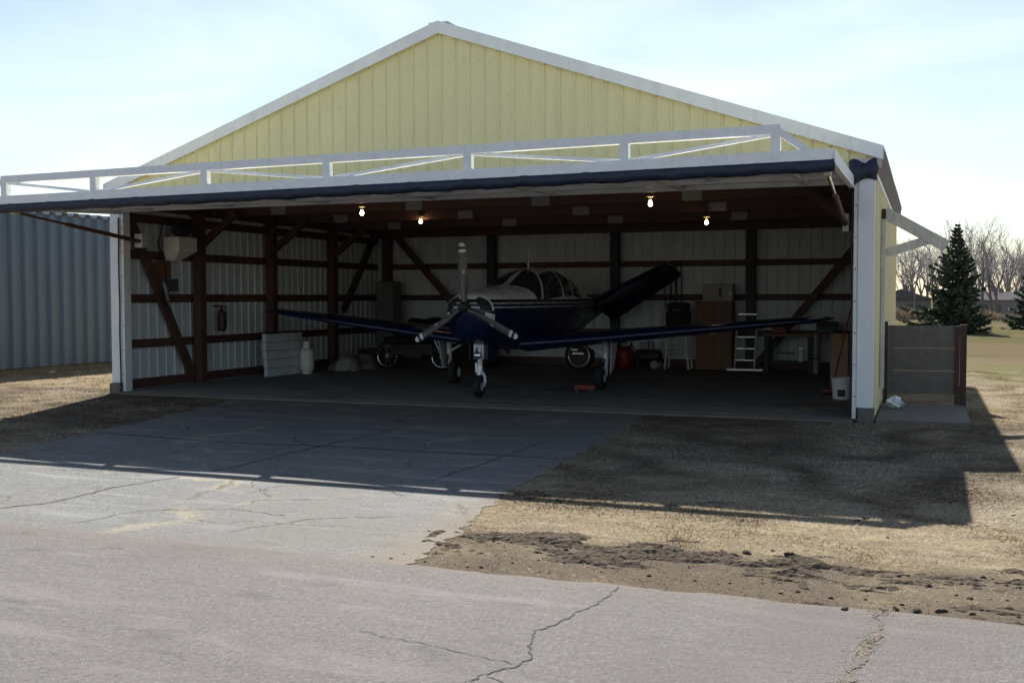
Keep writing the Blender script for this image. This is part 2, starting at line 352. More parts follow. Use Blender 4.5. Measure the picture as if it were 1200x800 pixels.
M_crack = pm('crack_dark', (0.055, 0.048, 0.042), 0.95, 0, 0.3, 20)  # plain dark colour of the crack strips
def crack(parent, pts, wd, z, seed, mat=M_crack, sub=14, jit=0.016, mate='crack'):
    r = random.Random(seed); P = []
    for i in range(len(pts) - 1):
        for k in range(sub):
            t = k / sub
            P.append((pts[i][0] * (1 - t) + pts[i + 1][0] * t, pts[i][1] * (1 - t) + pts[i + 1][1] * t))
    P.append(pts[-1]); off = 0; Q = []
    for i, (x, y) in enumerate(P):
        off = 0.75 * off + r.uniform(-jit, jit)
        a = P[max(0, i - 1)]; c = P[min(len(P) - 1, i + 1)]; L = math.hypot(c[0] - a[0], c[1] - a[1]) or 1
        nx, ny = -(c[1] - a[1]) / L, (c[0] - a[0]) / L
        ww = wd * (0.35 + 0.9 * r.random()) * (1 if 0 < i < len(P) - 1 else 0.2)
        Q.append(((x + nx * (off - ww / 2), y + ny * (off - ww / 2), z), (x + nx * (off + ww / 2), y + ny * (off + ww / 2), z)))
    b_ = MB()
    b_.grid([[a for a, c in Q], [c for a, c in Q]]); b_.build(mate, mat, parent)
crack(road, [(11.30, -9.0), (11.27, -9.5), (11.12, -9.95), (11.235, -10.35), (11.13, -10.62), (11.05, -10.85), (10.9, -11.6)], 0.013, -0.0188, 1)
crack(road, [(11.13, -10.62), (11.40, -10.78), (11.65, -11.15)], 0.008, -0.0188, 2)
crack(road, [(11.2, -10.45), (10.75, -10.35), (10.3, -10.28)], 0.006, -0.0188, 9)
M_weedcrack = pm('grass_filled_crack', (0.115, 0.088, 0.07), 0.95, 0, 0.35, 25, 0.8, 60)
crack(road, [(12.71, -9.0), (12.70, -9.45), (12.62, -9.9), (12.61, -10.3), (12.5, -11.2)], 0.026, -0.0188, 3, M_weedcrack, 16, 0.02, 'overgrown_crack')
ac = -0.0235
crack(apron, [(6.05, -8.85), (6.132, -8.529), (6.32, -8.191), (6.296, -7.482), (6.472, -6.789)], 0.03, ac, 4)
crack(apron, [(6.55, -6.4), (6.612, -6.1), (6.595, -5.284), (6.62, -4.432), (6.7, -3.0)], 0.03, ac, 5)
crack(apron, [(3.4, -4.45), (3.62, -4.469), (5.287, -4.688), (6.672, -4.554), (9.3, -4.5)], 0.05, ac, 6)
crack(apron, [(7.55, -7.3), (7.6, -6.9), (8.2, -6.6), (8.9, -6.9)], 0.012, ac, 7)
crack(apron, [(8.3, -8.6), (8.6, -8.0), (9.2, -7.7)], 0.010, ac, 8)
crack(apron, [(5.0, -6.9), (5.5, -6.8), (5.9, -6.7)], 0.012, ac, 10)
crack(apron, [(7.1, -8.75), (7.2, -8.2), (7.9, -7.9), (8.4, -7.95)], 0.010, ac, 11)
crack(apron, [(8.75, -6.2), (8.8, -4.6), (8.85, -3.2)], 0.02, ac, 12)

# hangar floor and threshold
floor_m = paving_mat('oil_stained_concrete', (0.16, 0.155, 0.15), (0.24, 0.235, 0.23), (0.11, 0.106, 0.104), 40, 0.35, 0.5)
fl = MB(); fl.box(-0.1, W + 0.1, 0.0, D - 0.02, -0.12, 0.012); fl.build('floor', floor_m, kind='structure', label='oil stained concrete floor inside the hangar'); OFF['floor'] = Vector((0, 0, 0))
th = MB(); th.box(-0.02, W + 0.02, -0.17, -0.003, -0.1, 0.006); th = th.build('threshold', M_conc, kind='structure', label='concrete threshold strip under the raised door'); OFF['threshold'] = Vector((0, 0, 0))
crack(th, [(0.05, -0.12), (3, -0.13), (6, -0.12), (9, -0.125), (11.5, -0.12)], 0.045, 0.0095, 20, M_yel, 30, 0.006, 'painted_line')

# ------------------------------------------------------------------ the hangar
hangar = thing('hangar', (W / 2, D / 2, 0), 'yellow steel hangar with white gable trim, its wide front door raised', 'hangar')
H = hangar
PITCHR = (W + 2 * PW) / 53.0                # rib spacing
def rib_profile(u0, nr, depth, sgn):
    P = []
    for k in range(nr):
        u = u0 + k * PITCHR
        P += [(u, 0), (u + PITCHR * 0.40, 0), (u + PITCHR * 0.44, depth * 0.12), (u + PITCHR * 0.44 + 0.012, depth * sgn), (u + PITCHR * 0.44 + 0.032, depth * sgn), (u + PITCHR * 0.44 + 0.046, depth * 0.12), (u + PITCHR * 0.66, 0)]
    P.append((u0 + nr * PITCHR, 0)); return P
def siding(parent, mapf, u0, u1, zlo, zhi, mat, depth=0.022, sgn=1, name='siding_panel', per=4):
    u = u0; total = int(round((u1 - u0) / PITCHR)); k = 0
    while k < total:
        nr = min(per, total - k); pr = rib_profile(u0 + k * PITCHR, nr, depth, sgn)
        ext = []
        for a, o_ in pr:
            ext.append((a, o_))
        lo = [mapf(a, o_, zlo(a) if callable(zlo) else zlo) for a, o_ in ext]; hi = [mapf(a, o_, zhi(a) if callable(zhi) else zhi) for a, o_ in ext]
        MB().grid([lo, hi]).build(name, mat, parent)
        k += nr
X0, X1 = -PW, W + PW
# front gable wall: header beam behind, siding, screws
gw = MB(); gw.beam((-0.2, 0.10, 3.31), (W + 0.2, 0.10, 3.31), 0.14, 0.26); gw.beam((-0.1, 0.1, 4.3), (W + 0.1, 0.1, 4.3), 0.001, 0.001)
gw = MB(); gw.beam((-0.2, 0.10, 3.31), (W + 0.2, 0.10, 3.31), 0.14, 0.26); gable = gw.build('front_wall', M_red, H)
siding(gable, lambda u, o_, zz: (u, 0.0 - o_, zz), X0, X1, 3.20, lambda u: roof_z(u) - 0.05, M_yellow, 0.030)
siding(gable, lambda u, o_, zz: (u, 0.022 - o_, zz), X0, X1, 3.20, lambda u: roof_z(u) - 0.055, M_inner, 0.020)
scr = MB()
for k in range(53):
    for zz in (3.5, 4.05, 4.6, 5.15):
        x = X0 + k * PITCHR + 0.04
        if zz < roof_z(x) - 0.22: scr.box(x - 0.005, x + 0.005, -0.010, 0.0, zz - 0.005, zz + 0.005)
    x = X0 + (k + 0.55) * PITCHR
    scr.box(x - 0.007, x + 0.007, -0.095, -0.085, roof_z(x) - 0.185, roof_z(x) - 0.170)
scr.build('screws', pm('screw_heads', (0.30, 0.28, 0.18), 0.5), gable, kind='stuff')
# side walls and back wall: outer yellow sheets, inner pale sheets
for (nm, xo, sgn) in (('side_wall', X0, -1), ('side_wall', X1, 1)):
    s_b = MB(); s_b.beam((xo - sgn * 0.10, 0.2, 3.30), (xo - sgn * 0.10, D - 0.1, 3.30), 0.12, 0.22); swall = s_b.build(nm, M_red, H)
    NR = int(math.ceil((D - 0.02) / PITCHR))
    siding(swall, lambda u, o_, zz: (xo + sgn * o_, u, zz), 0.02, 0.02 + NR * PITCHR, 0.02, 3.47, M_yellow, 0.024)
    siding(swall, lambda u, o_, zz: (xo - sgn * 0.03 + sgn * o_, u, zz), 0.02, 0.02 + NR * PITCHR, -0.05, 3.47, M_inner, -0.02, 1)
    for zz in (0.813, 1.617, 2.391, 3.04):
        MB().box(xo - sgn * 0.10 if sgn > 0 else xo + 0.055, xo - 0.055 if sgn > 0 else xo + 0.10, 0.12, D - 0.15, zz - 0.075, zz + 0.075).build('girt', M_red, swall)
    MB().box(min(xo - sgn * 0.05, xo - sgn * 0.11), max(xo - sgn * 0.05, xo - sgn * 0.11), 0.1, D - 0.1, 0.02, 0.19).build('skirt_board', M_red, swall)
    xi = xo - sgn * 0.22
    for y in (2.08, 4.5, 7.0):
        MB().box(xi - 0.09, xi + 0.09, y - 0.09, y + 0.09, 0.0, 3.34).build('post', M_red, swall, bevel=0.006)
        MB().beam((xi - sgn * 0.06, y, 2.62), (xi - sgn * 0.85, y, 3.22), 0.09, 0.13).build('knee_brace', M_red, swall)
    xb = xo - sgn * 0.16
    MB().beam((xb, 0.22, 3.05), (xb, 1.93, 0.12), 0.08, 0.17, (0, 0, 1)).build('diagonal_brace', M_red, swall)
    MB().beam((xb, 9.2, 3.2), (xb, 7.6, 1.3), 0.08, 0.17).build('diagonal_brace', M_red, swall)
bw_b = MB(); bw_b.box(-0.1, W + 0.1, D - 0.42, D - 0.2, 3.12, 3.36); bwall = bw_b.build('back_wall', M_red, H)
siding(bwall, lambda u, o_, zz: (u, D + o_, zz), X0, X1, 0.0, lambda u: roof_z(u) - 0.05, M_yellow, 0.024)
siding(bwall, lambda u, o_, zz: (u, D - 0.03 + o_, zz), X0, X1, -0.05, lambda u: roof_z(u) - 0.055, M_inner, -0.02)
for zz in (0.813, 1.617, 2.391):
    MB().box(-0.05, W + 0.05, D - 0.14, D - 0.055, zz - 0.07, zz + 0.07).build('girt', M_red, bwall)
MB().box(-0.1, W + 0.1, D - 0.12, D - 0.05, 0.02, 0.19).build('skirt_board', M_red, bwall)
for k, x in enumerate((0.16, 3.02, 6.12, 9.25, 11.85)):
    MB().box(x - 0.1, x + 0.1, D - 0.36, D - 0.145, 0.0, 3.12).build('post', M_red if k in (0, 4) else M_dkbeam, bwall, bevel=0.006)
MB().beam((0.30, D - 0.3, 3.30), (2.5, D - 0.3, 0.93), 0.08, 0.16, (0, 0, 1)).build('diagonal_brace', M_red, bwall)
MB().beam((11.7, D - 0.3, 2.99), (9.4, D - 0.3, 0.13), 0.08, 0.16, (0, 0, 1)).build('diagonal_brace', M_red, bwall)
# door jambs, white trim
for sx, x in ((-1, 0.0), (1, W)):
    xa, xb = (x - PW - 0.004, x - 0.055) if sx < 0 else (x + 0.055, x + PW + 0.004)
    j = MB().box(xa, xb, -0.06, 0.12, 0.16, 3.30).build('door_jamb', M_white, H, bevel=0.006)
    xa, xb = (x - 0.052, x) if sx < 0 else (x, x + 0.052)
    MB().box(xa, xb, -0.035, 0.14, 0.01, 3.30).build('jamb_return', M_white, j, bevel=0.004)
    xc = x - 0.07 if sx < 0 else x - 0.022
    MB().tube([(xc + 0.006 * math.sin(t * 1.7), -0.072 if sx < 0 else -0.03, 0.03 + t * 0.33) for t in range(10)], 0.012, 6).build('weather_strip', M_black, j)
    MB().box(x - PW - 0.03 if sx < 0 else x + 0.075, x - 0.06 if sx < 0 else x + PW + 0.02, -0.11, 0.12, -0.06, 0.157).build('footing', M_conc, j, bevel=0.012)
    sb = MB()
    for t in range(7): sb.box(*( (x - 0.035, x - 0.02) if sx < 0 else (x + 0.02, x + 0.035)), -0.042, -0.034, 0.3 + t * 0.42, 0.315 + t * 0.42)
    sb.build('screws', M_dark, j, kind='stuff')
# corner trim down the right outer side
MB().box(X1 + 0.003, X1 + 0.03, 0.123, 0.20, 0.14, 3.3).build('corner_trim', M_yellow, H)
# roof
rb = MB(); rb.beam((W / 2, YF, PEAK + 0.012), (W / 2, YB, PEAK + 0.012), 0.32, 0.02); roof = rb.build('roof', M_white, H)
for sgn in (-1, 1):
    def rm(u, o_, t, sgn=sgn):
        x = W / 2 + sgn * (t * (XE1 - W / 2)); nx, nz = sgn * SL, 1.0; L = math.hypot(nx, nz)
        return (x + nx / L * o_, u, roof_z(x) + nz / L * o_)
    NR = int(round((YB - YF) / PITCHR))
    siding(roof, rm, YF, YF + NR * PITCHR, 0.0, 1.0, M_roof, 0.03, 1, 'roof_panel')
    # rake fascia, front and back
    for yy in (YF - 0.012, YB + 0.012):
        p = (W / 2, yy, PEAK - 0.075); q = (XE1 + 0.0 if sgn > 0 else XE0, yy, EAVE - 0.075 + 0.0)
        fb = MB(); t_ = 0.018
        fb.v = [(p[0], yy - t_, PEAK + 0.035), (q[0], yy - t_, EAVE + 0.035), (q[0], yy - t_, EAVE - 0.145), (p[0], yy - t_, PEAK - 0.145),
                (p[0], yy + t_, PEAK + 0.035), (q[0], yy + t_, EAVE + 0.035), (q[0], yy + t_, EAVE - 0.145), (p[0], yy + t_, PEAK - 0.145)]
        fb.f = [(0, 1, 2, 3), (7, 6, 5, 4), (0, 4, 5, 1), (3, 2, 6, 7), (1, 5, 6, 2), (0, 3, 7, 4)]
        fb.build('rake_fascia', M_white, roof)
    xw = X1 + 0.012 if sgn > 0 else X0 - 0.012
    MB().box(min(xw, xw + sgn * 0.02), max(xw, xw + sgn * 0.02), 0.13, D, 3.17, 3.235).build('eave_trim', M_white, roof)
    siding(roof, lambda u, o_, zz, sgn=sgn: ((X1 + 0.028 + 0.07 * (zz - 3.24) / 0.27 + o_) if sgn > 0 else (X0 - 0.028 - 0.07 * (zz - 3.24) / 0.27 - o_), u, zz), 0.0, 41 * PITCHR, 3.238, 3.515, M_eave, 0.028, 1, 'eave_closure')
    for k in range(6):                          # purlins
        t = 0.08 + k * 0.17; x = W / 2 + sgn * t * (XE1 - W / 2)
        MB().beam((x, 0.2, roof_z(x) - 0.085), (x, D - 0.1, roof_z(x) - 0.085), 0.06, 0.14).build('purlin', M_red, roof)
# roof trusses with pale gusset plates on the tie beam
for y in (2.35, 4.62, 7.02):
    tr = MB().box(0.1, W - 0.1, y - 0.05, y + 0.05, 3.18, 3.40).build('roof_truss', M_red, H)
    for sgn in (-1, 1):
        xa = W / 2 + sgn * (W / 2 - 0.15)
        MB().beam((xa, y, roof_z(xa) - 0.27), (W / 2 + sgn * 0.05, y, roof_z(W / 2) - 0.27), 0.09, 0.2).build('rafter', M_red, tr)
        for (a, b2) in ((1.6, 3.0), (3.2, 1.6), (3.2, 4.6), (0.02, 1.6)):
            x1, x2 = W / 2 + sgn * a, W / 2 + sgn * b2
            MB().beam((x1, y, 3.40), (x2, y, roof_z(x2) - 0.3), 0.07, 0.1, (0, 1, 0)).build('web', M_red, tr)
    for x in (1.6, 4.41, 6.79, 9.37):
        MB().box(x - 0.16, x + 0.16, y - 0.062, y - 0.052, 3.17, 3.33).build('gusset_plate', M_plate, tr)
cb = MB(); cb.tube([(4.0 + 0.8 * t, -0.02 + 0.03, 3.135 - 0.012 * math.sin(t * 2.1) ** 2) for t in range(10)], 0.006, 5); cb.build('electric_cable', M_cardw, H)

# raised one-piece door
YD = -3.2
def dz(x, y): return -0.0085 * (W - x) * min(1, max(0, -y / 3.2))
door_b = MB()
def drop(b_):
    b_.v = [(x, y, zz + dz(x, y)) for x, y, zz in b_.v]; return b_
nx = 24
P = [[(0.03 + (W - 0.06) * i / nx, yy, zz) for i in range(nx + 1)] for yy, zz in ((YD + 0.02, 3.128), (-0.06, 3.195), (-0.06, 3.155), (YD + 0.02, 3.09), (YD + 0.02, 3.128))]
door = drop(door_b.grid(P)).build('hangar_door', M_under, H)
siding(door, lambda u, o_, zz: (u, zz, 3.1335 + o_ + 0.022 * (zz + 3.18) + dz(u, zz)), 0.05, 0.05 + 50 * PITCHR, -3.12, -0.1, M_yellow, 0.02)
tt = MB(); segs = 12
def xbar(nm, y, z, wd, ht, mat, x0=0.03, x1=W - 0.03, bevel=0.006):
    b_ = MB(); n_ = 12
    for i in range(n_):
        pass
    pts = [x0 + (x1 - x0) * i / n_ for i in range(n_ + 1)]
    P_ = [[(x, y + a * wd / 2, z + c * ht / 2) for x in pts] for a, c in ((-1, -1), (-1, 1), (1, 1), (1, -1), (-1, -1))]
    b_.grid(P_)
    for x in (x0, x1): b_.quad(*[(x, y + a * wd / 2, z + c * ht / 2) for a, c in ((-1, -1), (-1, 1), (1, 1), (1, -1))])
    return drop(b_).build(nm, mat, door, bevel=0.0)
xbar('bottom_chord', YD - 0.03, 3.105, 0.10, 0.115, M_tube)
xbar('top_chord', YD - 0.03, 3.395, 0.09, 0.10, M_tube, 0.68, 11.446)
tp = [0.80 - 0.0, 2.30, 4.13, 5.955, 7.86, 9.755, 11.42]
tp = [0.72, 2.31, 4.13, 5.955, 7.86, 9.755, 11.40]
for x in tp:
    drop(MB().box(x - 0.05, x + 0.05, YD - 0.072, YD + 0.012, 3.1625, 3.446)).build('truss_post', M_tube, door)
for k in range(6):
    a, b2 = tp[k] + 0.05, tp[k + 1] - 0.05
    za, zb = (3.345, 3.162) if k % 2 == 0 else (3.162, 3.345)
    drop(MB().beam((a, YD - 0.0, za), (b2, YD - 0.0, zb), 0.045, 0.038)).build('truss_diagonal', M_tube, door)
drop(MB().beam((11.40, YD - 0.03, 3.40), (11.78, YD - 0.03, 3.115), 0.08, 0.075)).build('truss_end_brace', M_tube, door)
drop(MB().beam((0.72, YD - 0.03, 3.40), (0.34, YD - 0.03, 3.115), 0.08, 0.075)).build('truss_end_brace', M_tube, door)
# flexible seal hanging along the lower lip
sl = MB(); rows = []
for zz, yo in ((3.047, -0.075), (3.0, -0.095), (2.94, -0.075), (2.925, -0.02), (3.0, 0.03), (3.047, 0.035)):
    rows.append([(0.0 + (W) * i / 120, YD + yo + 0.008 * math.sin(i * 1.7 + zz * 30), zz + 0.006 * math.sin(i * 0.9) + 0.004 * math.sin(i * 2.3)) for i in range(121)])
drop(sl.grid(rows)).build('rubber_seal', M_seal, door, smooth=True)
# side channels, frame members below
for x in (0.03, W - 0.03):
    drop(MB().beam((x, YD + 0.03, 3.09), (x, -0.03, 3.13), 0.06, 0.15)).build('side_channel', M_tube, door)
for y in (-2.15, -1.1, -0.12):
    xbar('frame_rail', y, 3.055 + 0.022 * (y + 3.2), 0.08, 0.06, M_under, 0.07, W - 0.07)
for i, x in enumerate(tp):
    drop(MB().beam((x, YD + 0.04, 3.062), (x, -0.17, 3.125), 0.07, 0.05)).build('frame_stile', M_under, door)
for k in range(6):
    a, b2 = tp[k], tp[k + 1]
    (ya, yb) = (-2.95, -0.3) if k % 2 == 0 else (-0.3, -2.95)
    drop(MB().beam((a, ya, 3.06 + 0.022 * (ya + 3.2)), (b2, yb, 3.06 + 0.022 * (yb + 3.2)), 0.06, 0.03)).build('frame_diagonal', M_under, door)
hb = MB()
for k in range(9): hb.tube([(0.4 + k * 1.4, -0.035, 3.19), (0.6 + k * 1.4, -0.035, 3.19)], 0.022, 8)
hb.build('hinge_knuckles', M_dark, door, kind='stuff')
# hydraulic arms
for sx, x in ((-1, 0.13), (1, W - 0.13)):
    pa = Vector((x, -2.50, 2.99 + dz(x, -2.5))); pc = Vector((x, 0.28, 2.60))
    pm_ = pa.lerp(pc, 0.37)
    arm = MB().tube([pm_, pc], 0.036, 12).build('hydraulic_cylinder', M_red, door, smooth=False)
    MB().tube([pa, pm_], 0.02, 10).build('piston_rod', M_red if sx < 0 else M_chrome, arm)
    MB().box(x - 0.04, x + 0.04, -2.56, -2.44, 2.96 + dz(x, -2.5), 3.08 + dz(x, -2.5)).build('clevis', M_oldwhite, arm, bevel=0.008)
    MB().box(x - 0.05 - 0.04 * sx * -1 - 0.02, x + 0.05, 0.22, 0.36, 2.50, 2.74).build('mounting_bracket', M_oldwhite, arm, bevel=0.006)
# dark weather flap bunched at the top hinge corner
fb = MB(); rows = []
for i in range(17):
    t = i / 16; x = 11.93 + 0.36 * t; row = []
    for k in range(11):
        s = k / 10
        zz = 3.40 + 0.03 * math.sin(t * 9) - s * (0.34 - 0.12 * t + 0.06 * math.sin(t * 7 + 1))
        row.append((x + 0.01 * math.sin(s * 9 + t * 4), -0.085 - 0.05 * math.sin(s * 3.0) - 0.018 * math.sin(t * 21 + s * 3), zz))
    rows.append(row)
fb.grid(rows).build('weather_flap', M_seal, H, smooth=True)
MB().box(12.02, 12.33, -0.052, 0.10, 3.305, 3.44).build('corner_cap', M_oldwhite, H, bevel=0.006)

# ------------------------------------------------------------------ bulbs
def ray(px, py):
    return fw + rt2 * ((px - 600) / FPX) - up2 * ((py - 400) / FPX)
def at(px, py, z=0.0):                      # ground point under a pixel of the photograph
    d = ray(px, py); t = (z - CAM.z) / d.z; return CAM + d * t
def at_y(px, py, y):
    d = ray(px, py); t = (y - CAM.y) / d.y; return CAM + d * t
def make_bulb(x, y, z, label):
    t = thing('light_bulb', (x, y, z), label, 'light bulb', 'bare bulbs hanging below the roof trusses', world=False)
    MB().lathe([(0.0, -0.035), (0.014, -0.033), (0.027, -0.02), (0.032, 0.0), (0.028, 0.02), (0.016, 0.042), (0.014, 0.055)], (0, 0, 0), 14).build('bulb', M_bulb, t, smooth=True)
    h = MB().lathe([(0.016, 0.052), (0.02, 0.055), (0.02, 0.09), (0.055, 0.10), (0.06, 0.115), (0.0, 0.12)], (0, 0, 0), 14).build('lamp_holder', M_buck, t, smooth=False)
    MB().tube([(0, 0, 0.12), (0, 0, 3.18 - z if 3.18 - z > 0.15 else 0.15)], 0.008, 6).build('pendant_cord', M_dark, h)
    return t
make_bulb(4.272, 0.66, 3.0, 'lit bare bulb by the door header on the propane cylinder side')
make_bulb(*at_y(493, 260, 4.52), 'lit bare bulb under the second tie beam between propeller and corner locker')
make_bulb(9.08, 0.70, 3.0, 'lit bare bulb by the door header on the cabinet and ladder side')
make_bulb(*at_y(828, 261, 4.52), 'lit bare bulb under the second tie beam near the dark post behind the ladder')

# ------------------------------------------------------------------ airplane (local frame: x across, y aft of the propeller, z up)
ap = thing('airplane', (6.17, 0.45, 0.012), 'navy and white V-tailed single propeller airplane parked nose out in the hangar', 'airplane', world=False)
ap.rotation_euler = (0, R(0.55), 0)
ST = np.array([
 # s     hw    belt  top   bot   nu   nl
 (0.06, 0.10, 1.45, 1.53, 1.36, 2.0, 2.0),
 (0.08, 0.21, 1.42, 1.57, 1.20, 2.1, 2.0),
 (0.12, 0.30, 1.40, 1.60, 1.06, 2.2, 2.2),
 (0.20, 0.38, 1.39, 1.655, 0.97, 2.4, 2.5),
 (0.40, 0.445, 1.39, 1.70, 0.89, 2.5, 2.7),
 (0.80, 0.49, 1.40, 1.745, 0.82, 2.5, 2.9),
 (1.30, 0.53, 1.42, 1.785, 0.77, 2.5, 3.0),
 (1.75, 0.56, 1.46, 1.83, 0.73, 2.4, 3.0),
 (2.20, 0.58, 1.50, 1.99, 0.70, 2.3, 3.0),
 (2.60, 0.59, 1.52, 2.10, 0.68, 2.2, 3.0),
 (3.00, 0.60, 1.53, 2.15, 0.67, 2.2, 3.0),
 (3.50, 0.59, 1.53, 2.15, 0.67, 2.2, 3.0),
 (4.00, 0.56, 1.53, 2.09, 0.69, 2.2, 3.0),
 (4.60, 0.49, 1.50, 1.95, 0.76, 2.2, 2.8),
 (5.20, 0.41, 1.46, 1.81, 0.85, 2.1, 2.6),
 (6.00, 0.29, 1.42, 1.68, 1.00, 2.0, 2.3),
 (6.80, 0.18, 1.40, 1.58, 1.13, 2.0, 2.0),
 (7.40, 0.10, 1.39, 1.50, 1.24, 2.0, 2.0),
 (7.75, 0.03, 1.39, 1.43, 1.33, 2.0, 2.0)])
def stn(s):
    xs_ = ST[:, 0]; i = int(np.clip(np.searchsorted(xs_, s) - 1, 0, len(xs_) - 2))
    t = (s - xs_[i]) / (xs_[i + 1] - xs_[i])
    p1, p2 = ST[i, 1:], ST[i + 1, 1:]; h = xs_[i + 1] - xs_[i]
    m1 = (p2 - ST[i - 1, 1:]) / (xs_[i + 1] - xs_[i - 1]) * h if i > 0 else p2 - p1
    m2 = (ST[i + 2, 1:] - p1) / (xs_[i + 2] - xs_[i]) * h if i < len(xs_) - 2 else p2 - p1
    return (2*t**3-3*t**2+1)*p1 + (t**3-2*t**2+t)*m1 + (-2*t**3+3*t**2)*p2 + (t**3-t**2)*m2
def fus(s, th, off=0.0):
    hw, belt, top, bot, nu, nl = stn(s)
    c, sn = math.cos(th), math.sin(th); nn_ = nu if sn >= 0 else nl
    x = hw * math.copysign(abs(c) ** (2 / nn_), c); zz = belt + (top - belt if sn >= 0 else belt - bot) * math.copysign(abs(sn) ** (2 / nn_), sn)
    if off:
        cx, cz = 0, belt; d = Vector((x - cx, 0, zz - cz)).normalized(); x += d.x * off; zz += d.z * off
    return (x, s, zz)
ss = list(np.concatenate([np.linspace(0.06, 0.4, 14), np.linspace(0.45, 7.75, 74)]))
NTH = 56
fbm = MB(); fbm.grid([[fus(s, 2 * math.pi * j / NTH) for j in range(NTH + 1)] for s in ss])
fbm.quad(*[fus(0.06, 2 * math.pi * j / NTH) for j in range(NTH)])
fuselage = fbm.build('fuselage', M_fus, ap, smooth=True)
def patch(name, th0, th1, sf, sb, mat, parent, off=0.005, n1=18, n2=10):
    rows = []
    for i in range(n1 + 1):
        th = th0 + (th1 - th0) * i / n1; a, bb = sf(th), sb(th)
        rows.append([fus(a + (bb - a) * k / n2, th, off) for k in range(n2 + 1)])
    return MB().grid(rows).build(name, mat, parent, smooth=True)
d2 = math.degrees
def ws_b(th):
    dg = min(d2(th), 180 - d2(th)); return float(np.interp(dg, [9, 30, 60, 90], [1.97, 2.12, 2.42, 2.66]))
def ws_f(th): return 1.70 + 0.13 * math.cos(th) ** 2
for a0, a1 in ((9, 86.5), (93.5, 171)):
    patch('windshield', R(a0), R(a1), ws_f, ws_b, M_glass, fuselage, 0.006, 24, 12)
patch('windshield_post', R(87), R(93), ws_f, ws_b, M_acwhite, fuselage, 0.016, 4, 12)
def rnd(u, k=0.5): return 1 - max(0.0, 1 - min(1.0, abs(2 * u - 1)) ** 5) ** 0.2
for sgn in (0, 1):
    def mk(a0, a1, sf, sb):
        f = (lambda t: t) if sgn == 0 else (lambda t: math.pi - t)
        patch('side_window', f(R(a0)), f(R(a1)), lambda t: sf(f(t)), lambda t: sb(f(t)), M_glass, fuselage, 0.006)
    mk(7, 60, lambda t: ws_b(t) + 0.09 + 0.06 * rnd((d2(t) - 7) / 53), lambda t: 3.04 - 0.06 * rnd((d2(t) - 7) / 53) + 0.12 * (d2(t) - 7) / 53)
    mk(7, 58, lambda t: 3.12 + 0.05 * rnd((d2(t) - 7) / 51) + 0.12 * (d2(t) - 7) / 51, lambda t: 3.66 - 0.07 * rnd((d2(t) - 7) / 51) + 0.10 * (d2(t) - 7) / 51)
    mk(8, 54, lambda t: 3.74 + 0.05 * rnd((d2(t) - 8) / 46) + 0.10 * (d2(t) - 8) / 46, lambda t: 4.45 - 0.12 * rnd((d2(t) - 8) / 46) - 0.2 * (d2(t) - 8) / 46)
for s0 in (0.62, 1.46, 5.3):
    patch('panel_seam', R(0), R(360), lambda t: s0, lambda t: s0 + 0.007, M_pblack, fuselage, 0.002, 60, 1)
for sg in (0, 1):
    th_ = -0.02 if sg == 0 else math.pi + 0.02
    MB().grid([[fus(s0, th_ + d_, 0.002) for s0 in np.linspace(0.30, 1.45, 16)] for d_ in (0, 0.012)]).build('panel_seam', M_pblack, fuselage)
for s0 in (2.0, 3.08):
    MB().grid([[fus(s_i, math.radians(dg), 0.002) for dg in np.linspace(-58, 5, 14)] for s_i in (s0, s0 + 0.007)]).build('panel_seam', M_pblack, fuselage)
# nose: dark cooling inlets, chin scoop, landing light
for a0, a1 in ((2, 66), (178, 114)):
    patch('air_inlet', R(a0), R(a1), lambda t: 0.085, lambda t: 0.15 + 0.05 * abs(math.cos(t)), M_black, fuselage, 0.004, 14, 6)
    patch('inlet_lip', R(a0), R(a1), lambda t: 0.152 + 0.05 * abs(math.cos(t)), lambda t: 0.19 + 0.05 * abs(math.cos(t)), M_acwhite, fuselage, 0.008, 14, 4)
    patch('inlet_lip', R(-a0 if a0 < 90 else 182), R(-16 if a0 < 90 else 196), lambda t: 0.12, lambda t: 0.26, M_acwhite, fuselage, 0.006, 6, 6)
sc_ = MB(); sc_.box(-0.10, 0.10, 0.17, 0.30, 1.055, 1.125); sc_.build('chin_scoop', M_alu, fuselage, bevel=0.012)
MB().quad((-0.085, 0.166, 1.066), (0.085, 0.166, 1.066), (0.085, 0.166, 1.114), (-0.085, 0.166, 1.114)).build('scoop_mouth', M_black, fuselage)
MB().lathe([(0.0, 0.115), (0.04, 0.12), (0.052, 0.135), (0.05, 0.2)], (0, 0, 1.19), 14, 'y').build('landing_light', M_chrome, fuselage, smooth=True)
MB().beam((0.0, 2.86, 2.13), (-0.02, 2.98, 2.46), 0.014, 0.05, (0, 1, 0)).tube([(-0.02, 2.98, 2.45), (-0.01, 3.5, 2.44)], 0.006, 6).build('antenna', M_acwhite, fuselage)
# exhaust stubs
for sx in (-1, 1): MB().tube([(sx * 0.25, 1.0, 0.83), (sx * 0.27, 1.25, 0.70)], 0.028, 10).build('exhaust_pipe', M_dark, fuselage)
